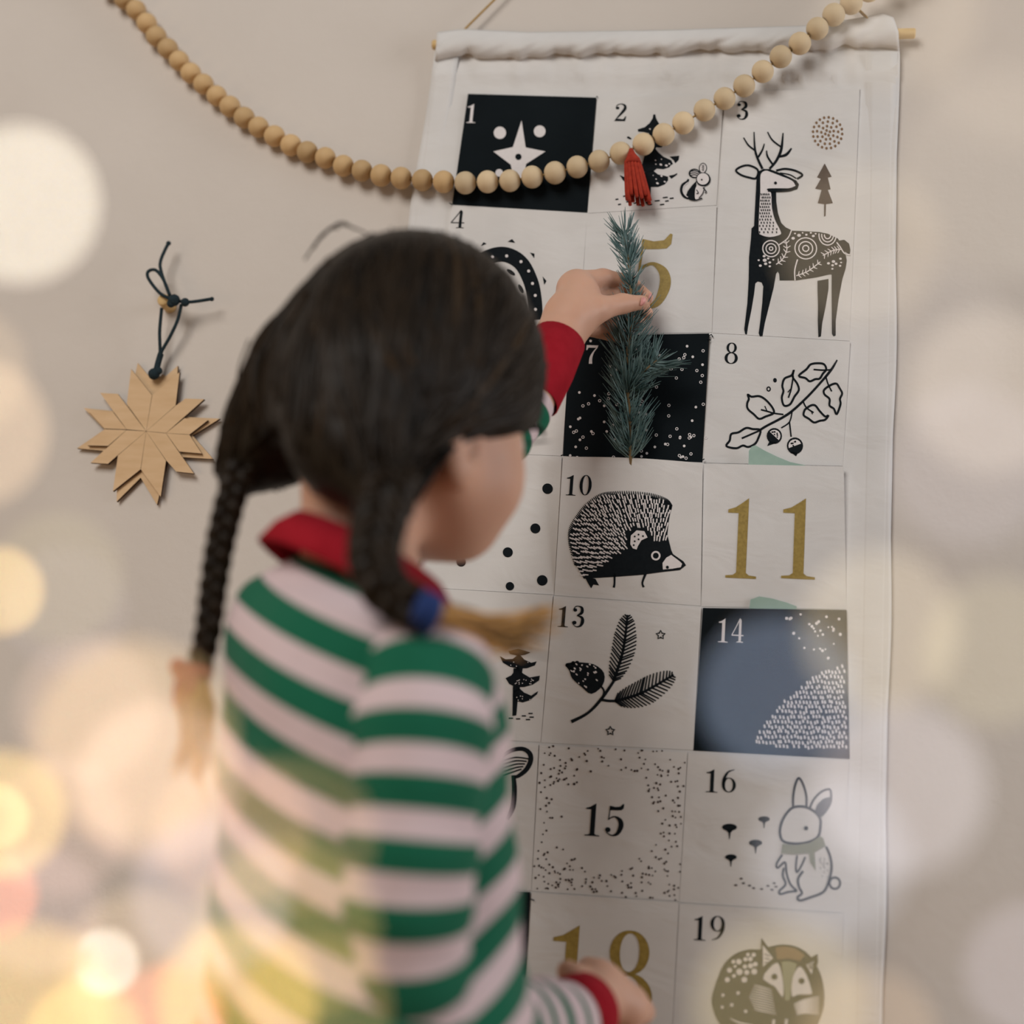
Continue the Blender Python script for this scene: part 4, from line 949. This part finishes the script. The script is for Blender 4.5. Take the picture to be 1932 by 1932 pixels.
# ---- hair cap
hf = Field(HC - 0.17, HC + 0.17, 0.0026)
hf.ell(hd(0, -0.006, 0.028), hr(0.0795, 0.097, 0.100), RH, 0.01)
hf.ell(hd(0, -0.046, -0.020), hr(0.062, 0.052, 0.054), RH, 0.03)
HB_L = at(452, 890, -0.350); HB_R = at(728, 945, -0.432)
nrm = RH @ np.array([0, 0.335, -0.942]); hf.half(hd(0, 0, -0.016), nrm, HC - 0.17, HC + 0.17, 0.012)
hf.chain([hd(-0.045, -0.055, 0.0), hd(-0.068, -0.060, -0.035), HB_L], [0.044, 0.028, 0.014], 0.03)
hf.chain([hd(0.035, -0.060, -0.01), hd(0.045, -0.068, -0.048), HB_R], [0.045, 0.030, 0.017], 0.03)
hf.cone(hd(0.064, 0.028, 0.012), hd(0.062, -0.03, -0.008), 0.012, 0.014, 0.015)
hf.cone(hd(0.062, -0.02, 0.01), hd(0.050, -0.055, -0.05), 0.022, 0.022, 0.02)
V, Fc = hf.mesh()
hair = np_mesh('hair', V, Fc, HAIR, person, 2)
add_attr(hair, 'tone', np.clip(rng.normal(0.15, 0.08, len(V)), 0, 1))
# combed locks from the parting down to the two braid roots, laid on the cap
def cap_r(dirv):
    """walk outwards from the head centre until leaving the cap"""
    c = hd(0, -0.015, 0.015); r = np.arange(0.03, 0.16, 0.0015); P = c + r[:, None] * dirv
    ix = np.clip(((P - hf.lo) / hf.vox).round().astype(int), 0, hf.n - 1); dd = hf.d[ix[:, 0], ix[:, 1], ix[:, 2]]
    ins = np.where(dd < 0)[0]; return c + dirv * (r[ins[-1]] if len(ins) else 0.08)
mb = MB(); C0 = hd(0, -0.015, 0.015)
for i in range(900):
    side = -1 if i % 2 else 1
    t = rng.random()
    # parting runs from the forehead over the crown to the nape
    ang = math.radians(-38 + 205 * t); part = RH @ np.array([side * (0.02 + 0.45 * rng.random() * (0.4 + t)), math.cos(ang), math.sin(ang)])
    part /= np.linalg.norm(part)
    if part @ nrm > 0.05: continue
    root = HB_L if side < 0 else HB_R; rd = root - C0; rd /= np.linalg.norm(rd)
    rd = rd + rng.normal(0, 0.20, 3); rd /= np.linalg.norm(rd)
    om = math.acos(np.clip(part @ rd, -1, 1))
    if om < 0.25: continue
    q0 = rng.uniform(0, 0.15); q1 = rng.uniform(0.75, 1.0); P = []
    for f in np.linspace(q0, q1, 13):
        dv = (math.sin((1 - f) * om) * part + math.sin(f * om) * rd) / math.sin(om)
        P.append(cap_r(dv / np.linalg.norm(dv)) + dv * 0.0006)
    P = np.array(P); 
    for _ in range(2): P[1:-1] = (P[:-2] + P[1:-1] * 2 + P[2:]) / 4
    rr = rng.uniform(0.0012, 0.0030)
    mb.tube(P, rr * np.sin(np.linspace(0.25, math.pi - 0.25, 13)) ** 0.6, 5, a=float(np.clip(rng.normal(0.28, 0.14), 0, 0.52)))
lk = mb.build('locks', HAIR, hair, attr='tone'); lk['kind'] = 'stuff'
# flyaway wisps on the crown
for p in ([(590, 470), (620, 432), (650, 425), (690, 440)], [(575, 490), (610, 440), (640, 430)], [(600, 455), (640, 420), (668, 432)], [(440, 760), (425, 800), (432, 850)], [(470, 640), (452, 690), (446, 740)]):
    mb = MB(); mb.tube(catmull([at(x, y, -0.36) for x, y in p], 5), 0.0007, 5, a=0.5); mb.build('wisp', HAIR, hair, attr='tone')

def braid(name, pts, rad, turns):
    P = catmull(pts, 14); n = len(P); s_ = np.concatenate([[0], np.cumsum(np.linalg.norm(np.diff(P, axis=0), axis=1))]); s_ /= s_[-1]
    T = np.gradient(P, axis=0); T /= np.linalg.norm(T, axis=1)[:, None]
    mb = MB(); vw = -ray(700, 1000); vw /= np.linalg.norm(vw)
    for ph in range(3):
        Q = []; R_ = []
        for i in range(n):
            sx = np.cross(T[i], vw); sx /= np.linalg.norm(sx); sy = np.cross(sx, T[i]); r = np.interp(s_[i], [0, 1], rad)
            a = 2 * math.pi * (turns * s_[i] + ph / 3)
            Q.append(P[i] + sx * r * 0.62 * math.sin(a) + sy * r * 0.42 * math.sin(2 * a)); R_.append(r * 0.62 * (0.9 + 0.1 * math.sin(2 * a)))
        mb.tube(Q, R_, 9, a=0.18 + 0.09 * ph)
        for j in range(5):
            o1 = rng.normal(0, 0.35, 3); mb.tube([q + o1 * r_ + vw * r_ * 0.6 for q, r_ in zip(Q, R_)], np.array(R_) * 0.22, 5, a=float(np.clip(rng.normal(0.32, 0.1), 0, 1)))
    return mb.build(name, HAIR, hair, attr='tone')
BL = [(456, 880, -0.365), (432, 955, -0.372), (414, 1035, -0.376), (402, 1115, -0.378), (392, 1195, -0.380), (374, 1268, -0.380)]
braid('braid', [at(*p) for p in BL], (0.0088, 0.0068), 4.2)
BR = [(735, 900, -0.430), (715, 985, -0.448), (706, 1050, -0.460), (728, 1110, -0.468), (790, 1152, -0.468)]
braid('braid', [at(*p) for p in BR], (0.0150, 0.0110), 3.2)
def tail(name, p0, ends, n, r0, ctrl):
    mb = MB()
    for i in range(n):
        e = ends[0] + (ends[1] - ends[0]) * rng.random() + rng.normal(0, 0.003, 3); e = p0 + (e - p0) * rng.uniform(0.72, 1.12); off = rng.normal(0, 0.0026, 3)
        mid = ctrl + rng.normal(0, 0.004, 3)
        Q = catmull([p0 + off * 0.6, mid + off, e], 7)
        mb.tube(Q, np.linspace(r0, r0 * 0.25, len(Q)), 5, a=float(np.clip(rng.normal(0.92, 0.10), 0.5, 1)))
    return mb.build(name, HAIR, hair, attr='tone')
tail('braid_tail', at(372, 1275, -0.380), (at(335, 1440, -0.380), at(388, 1470, -0.380)), 70, 0.0018, at(368, 1345, -0.382))
t2 = MB()
for ends, ctrl, n in (((at(1000, 1165, -0.370), at(1050, 1150, -0.370)), at(900, 1188, -0.430), 45), ((at(960, 1215, -0.380), at(1035, 1215, -0.370)), at(900, 1195, -0.430), 40), ((at(930, 1190, -0.390), at(1060, 1170, -0.360)), at(890, 1188, -0.435), 30)):
    for i in range(n):
        e = ends[0] + (ends[1] - ends[0]) * rng.random() + rng.normal(0, 0.004, 3); off = rng.normal(0, 0.0025, 3)
        Q = catmull([at(795, 1155, -0.467) + off, ctrl + off + rng.normal(0, 0.003, 3), e], 7)
        t2.tube(Q, np.linspace(0.0018, 0.0004, len(Q)), 5, a=float(np.clip(rng.normal(0.80, 0.14), 0.4, 1)))
t2.build('braid_tail', HAIR, hair, attr='tone')
def ringtie(name, c, axis, R_, r, m):
    axis = np.asarray(axis) / np.linalg.norm(axis); u = np.cross(axis, [0.3, 1, 0.2]); u /= np.linalg.norm(u); w_ = np.cross(axis, u); mb = MB()
    for dz in (-0.8, 0.8): mb.tube([c + axis * dz * r + R_ * (math.cos(a) * u + math.sin(a) * w_) for a in np.linspace(0, 6.2832, 20)], r, 8, cap=False)
    return mb
mb = ringtie('', at(372, 1268, -0.380), at(374, 1268, -0.380) - at(392, 1195, -0.380), 0.0072, 0.0022, PINKT)
for e in ((332, 1262), (338, 1330)):                                      # little loops of the dusty-red tie
    Q = catmull([at(368, 1272, -0.386), at((350 + e[0]) / 2 - 4, (1262 + e[1]) / 2 - 10, -0.390), at(*e, -0.390), at((355 + e[0]) / 2 + 4, (1285 + e[1]) / 2 + 8, -0.388), at(368, 1280, -0.386)], 6); mb.tube(Q, 0.0034, 7)
mb.build('hair_tie', PINKT, hair)
mb = ringtie('', at(797, 1155, -0.467), at(820, 1168, -0.460) - at(760, 1140, -0.470), 0.0085, 0.0042, BLUET); mb.build('hair_tie', BLUET, hair)

# ---- pajama top
PER = 0.0345
RC, UC = M[:, 0], M[:, 1]
UREF = RC @ at(870, 1500, -0.410)
def torso_stripe(p):
    u = RC @ p - UREF; z = UC @ p
    s_ = z + (0.36 * u if u < 0 else -0.55 * u)
    return s_ / PER + 0.82
def loft(rings, n=56, attr=None, m=STRIPE, name='x', parent=None, caps=True):
    """rings: list of (centre, ax, ay, exponent)"""
    V = []; 
    for c, ax, ay, ex in rings:
        for k in range(n):
            t = 2 * math.pi * k / n; ct, st = math.cos(t), math.sin(t)
            V.append(c + ax * math.copysign(abs(ct) ** (2 / ex), ct) + ay * math.copysign(abs(st) ** (2 / ex), st))
    m_ = len(rings)
    Fc = [[i * n + k, i * n + (k + 1) % n, (i + 1) * n + (k + 1) % n, (i + 1) * n + k] for i in range(m_ - 1) for k in range(n)]
    return V, Fc
TR = [((680, 1075, -0.370), 0.040, 0.038), ((682, 1098, -0.370), 0.056, 0.048), ((680, 1122, -0.370), 0.082, 0.056), ((668, 1150, -0.370), 0.100, 0.064), ((674, 1200, -0.370), 0.108, 0.072),
      ((680, 1280, -0.370), 0.108, 0.078), ((684, 1400, -0.370), 0.104, 0.081), ((688, 1550, -0.370), 0.101, 0.083), ((690, 1700, -0.370), 0.102, 0.086), ((690, 1850, -0.370), 0.105, 0.089), ((690, 2000, -0.370), 0.109, 0.092), ((690, 2180, -0.370), 0.112, 0.095)]
ctr = np.array([np.concatenate([at(*c), [a, b_]]) for c, a, b_ in TR]); ctr = catmull(ctr, 7)
rings = [(c[:3], (tr_ * math.cos(q) - np.array([0, 0, math.sin(q)])) * c[3] * 0.95, tf_ * c[4] * 0.95, 2.35) for c, q in zip(ctr, np.radians(np.linspace(17, 5, len(ctr))))]
V, Fc = loft(rings)
V = [v + 0.0018 * math.sin(v[2] * 90 + v[0] * 60) * (v - np.array([CH[0], CH[1], v[2]])) / 0.1 for v in map(np.array, V)]
top = mesh_obj('pajama_top', V, Fc, STRIPE, person); add_attr(top, 'stripe', [torso_stripe(np.array(v)) for v in V])
top['label'] = 'green and white striped pajama top'
def sleeve(pts, rad, off, sign=1.0, wob=0.0012):
    C = catmull(np.array([np.concatenate([at(*p), [r]]) for p, r in zip(pts, rad)]), 9); P = C[:, :3]; R_ = C[:, 3]
    L_ = np.concatenate([[0], np.cumsum(np.linalg.norm(np.diff(P, axis=0), axis=1))])
    mb = MB(); rr = R_ + wob * np.sin(L_ * 210) + wob * 0.7 * np.sin(L_ * 95 + 1)
    mb.tube(P, rr, 28, cap=False); o = mb.build('sleeve', STRIPE, top)
    add_attr(o, 'stripe', np.repeat(L_ / 0.0276 * sign + off, 28)); return o, P, R_
sl_r, PR, _ = sleeve([(785, 1212, -0.410), (802, 1262, -0.430), (798, 1340, -0.442), (785, 1500, -0.448), (768, 1680, -0.445), (765, 1820, -0.432), (780, 1925, -0.402), (850, 1968, -0.355), (945, 1952, -0.295), (1030, 1938, -0.240), (1070, 1928, -0.214)],
       [0.026, 0.036, 0.037, 0.035, 0.034, 0.035, 0.038, 0.038, 0.034, 0.029, 0.025], 0.56)
sl_l, PL, _ = sleeve([(625, 1170, -0.325), (640, 1120, -0.300), (700, 1030, -0.255), (780, 955, -0.215), (850, 900, -0.180), (920, 842, -0.150), (972, 792, -0.132), (1000, 755, -0.122)], [0.024, 0.034, 0.036, 0.033, 0.029, 0.026, 0.024, 0.0225], 0.3)
def cuff(p0, p1, r0, r1):
    p0, p1 = at(*p0), at(*p1); d = p1 - p0; mb = MB()
    mb.tube([p0 - d * 0.02, p0, p0 + d * 0.5, p1, p1 + d * 0.015, p1 - d * 0.02, p1 - d * 0.4], [r0 * 0.96, r0, (r0 + r1) / 2 + 0.0012, r1, r1 - 0.001, r1 - 0.0024, r1 - 0.0035], 28, cap=False)
    return mb.build('cuff', REDF, top)
cuff((1002, 752, -0.116), (1056, 641, -0.096), 0.0240, 0.0222); cuff((1066, 1930, -0.217), (1106, 1904, -0.190), 0.0255, 0.0245)
# collar: a flat band folded over around the neck, points at the front
mb = MB(); nC = 48; V = []
CC = at(690, 1092, -0.368)
for layer in (0, 1):
    for i in range(nC + 1):
        a = math.radians(20 + 320 * i / nC)                  # 0 = front opening
        dirv = tf_ * math.cos(a) + tr_ * math.sin(a); front = max(0, math.cos(a))
        for j, (rr, zz) in enumerate(((0.043, 0.014), (0.047, 0.017), (0.058, 0.005), (0.0665 + 0.018 * front, -0.010 - 0.022 * front ** 2))):
            V.append(CC + dirv * (rr - 0.002 * layer) + np.array([0, 0, zz - 0.40 * (dirv @ RC) * rr - 0.0018 * layer]))
st = 4; Ff = []
for i in range(nC):
    for j in range(3): Ff.append([i * st + j, i * st + j + 1, (i + 1) * st + j + 1, (i + 1) * st + j])
off = (nC + 1) * st; Ff += [[x + off for x in f[::-1]] for f in Ff[:]]
for i in range(nC): Ff.append([i * st + 3, off + i * st + 3, off + (i + 1) * st + 3, (i + 1) * st + 3])
mesh_obj('collar', V, Ff, REDF, top)
# pajama trousers
rg = []
for sg in (-1, 1):
    hp = HIP + tr_ * 0.05 * sg
    C = catmull(np.array([list(hp + [0, 0, 0.03]) + [0.064], [hp[0], hp[1], hp[2] - 0.08, 0.066], [hp[0], hp[1] + 0.008, 0.27, 0.052], [hp[0], hp[1], 0.075, 0.042]]), 10); mb = MB()
    mb.tube(C[:, :3], C[:, 3], 28, cap=False); o = mb.build('trouser_leg', STRIPE, person); add_attr(o, 'stripe', np.repeat(C[:, 2] / PER, 28))

# ------------------------------------------------------------------ fairy lights close to the lens
DZ = FOCUS
def fairy(px, py, r):
    dz = 1 / (2 * r / (F * APERT) + 1 / DZ)
    return CAM + ray(px, py) * dz, dz
def glow_mat(name, rgb):
    m, nt, b_ = new_mat(name); b_.inputs['Base Color'].default_value = (0.8, 0.75, 0.65, 1)
    b_.inputs['Emission Color'].default_value = (*[c / max(rgb) for c in rgb], 1); b_.inputs['Emission Strength'].default_value = max(rgb)
    m.cycles.emission_sampling = 'NONE'
    return m
COPPER = noise_mat('copper_wire', srgb(176, 120, 80), srgb(190, 136, 92), 300, 0.4)
def light_string(label, lst, ends, BULB_D):
    pos = [fairy(x, y, r) for x, y, r, c in lst]
    root = empty('fairy_light_string', pos[0][0], label, 'string lights')
    for (p, dz), (x, y, r, c) in zip(pos, lst):
        cw = APERT * (1 - dz / DZ); pr_ = (BULB_D / cw) ** 2
        rgb = [v / pr_ for v in c]; mb = MB(); mb.ball(p, (BULB_D / 2, BULB_D / 2, BULB_D / 2 * 1.15), 14, 10)
        bl = mb.build('bulb', glow_mat('warm_bulb', rgb), root)
        mb = MB(); mb.tube([p + [0, 0, BULB_D * 0.5], p + [0, 0, BULB_D * 0.95]], [0.0006, 0.0004], 6); mb.build('bulb_base', COPPER, bl)
    order = list(range(len(pos))); path = [ends[0]]
    for i in order: path.append(pos[i][0] + np.array([0, 0, BULB_D * 0.95]))
    path.append(ends[1]); mb = MB(); mb.tube(catmull(path, 8), 0.00016, 5); mb.build('wire', COPPER, root)
LEFT = [(40, 385, 148, (0.36, 0.325, 0.26)), (-70, 700, 122, (0.10, 0.07, 0.04)), (-50, 815, 140, (0.22, 0.15, 0.09)), (0, 1115, 82, (0.34, 0.22, 0.08)), (110, 1090, 122, (0.05, 0.045, 0.02)), (125, 1150, 118, (0.03, 0.028, 0.035)),
        (165, 1340, 135, (0.12, 0.08, 0.06)), (255, 1400, 190, (0.22, 0.14, 0.06)), (5, 1535, 118, (0.34, 0.22, 0.06)), (-5, 1540, 60, (0.26, 0.20, 0.08)), (300, 1480, 155, (0.20, 0.13, 0.10)), (110, 1560, 130, (0.10, 0.06, 0.05)), (-10, 1690, 80, (0.34, 0.08, 0.03)),
        (70, 1720, 120, (0.10, 0.07, 0.07)), (440, 1570, 145, (0.14, 0.075, 0.04)), (400, 1690, 150, (0.11, 0.095, 0.11)), (560, 1580, 150, (0.08, 0.045, 0.015)), (200, 1815, 62, (0.40, 0.35, 0.29)), (540, 1760, 175, (0.12, 0.085, 0.02)), (270, 1830, 150, (0.16, 0.11, 0.06)),
        (60, 1900, 155, (0.32, 0.20, 0.05)), (320, 1925, 105, (0.30, 0.07, 0.03)), (450, 1890, 150, (0.30, 0.18, 0.04)), (160, 1960, 110, (0.26, 0.16, 0.04)), (600, 1900, 140, (0.10, 0.06, 0.015))]
RIGHT = [(1930, 90, 190, (0.05, 0.04, 0.03)), (1700, 20, 150, (0.06, 0.05, 0.035)), (1890, 330, 200, (0.06, 0.052, 0.042)), (1620, 465, 155, (0.07, 0.055, 0.035)), (1740, 640, 160, (0.03, 0.028, 0.03)), (1870, 740, 155, (0.12, 0.10, 0.08)), (1830, 880, 150, (0.06, 0.055, 0.065)), (1660, 1190, 150, (0.14, 0.115, 0.075)),  # includes an added faint bulb whose wide disc brightens the right wall
         (1880, 1230, 140, (0.08, 0.07, 0.035)), (1468, 1310, 148, (0.055, 0.075, 0.11)), (1700, 1490, 162, (0.14, 0.13, 0.14)), (1570, 1620, 150, (0.08, 0.085, 0.10)), (1945, 1830, 125, (0.08, 0.072, 0.085)), (1475, 1905, 165, (0.12, 0.095, 0.045)), (1640, 1960, 130, (0.10, 0.065, 0.035))]
light_string('string of tiny glowing warm lights, blurred at the left edge', LEFT, (CAM + ray(-300, 150) * 0.19, CAM + ray(250, 2200) * 0.2), 0.0032)
light_string('string of tiny pale lights, blurred at the right edge', RIGHT, (CAM + ray(2150, -250) * 0.2, CAM + ray(1750, 2250) * 0.2), 0.0042)
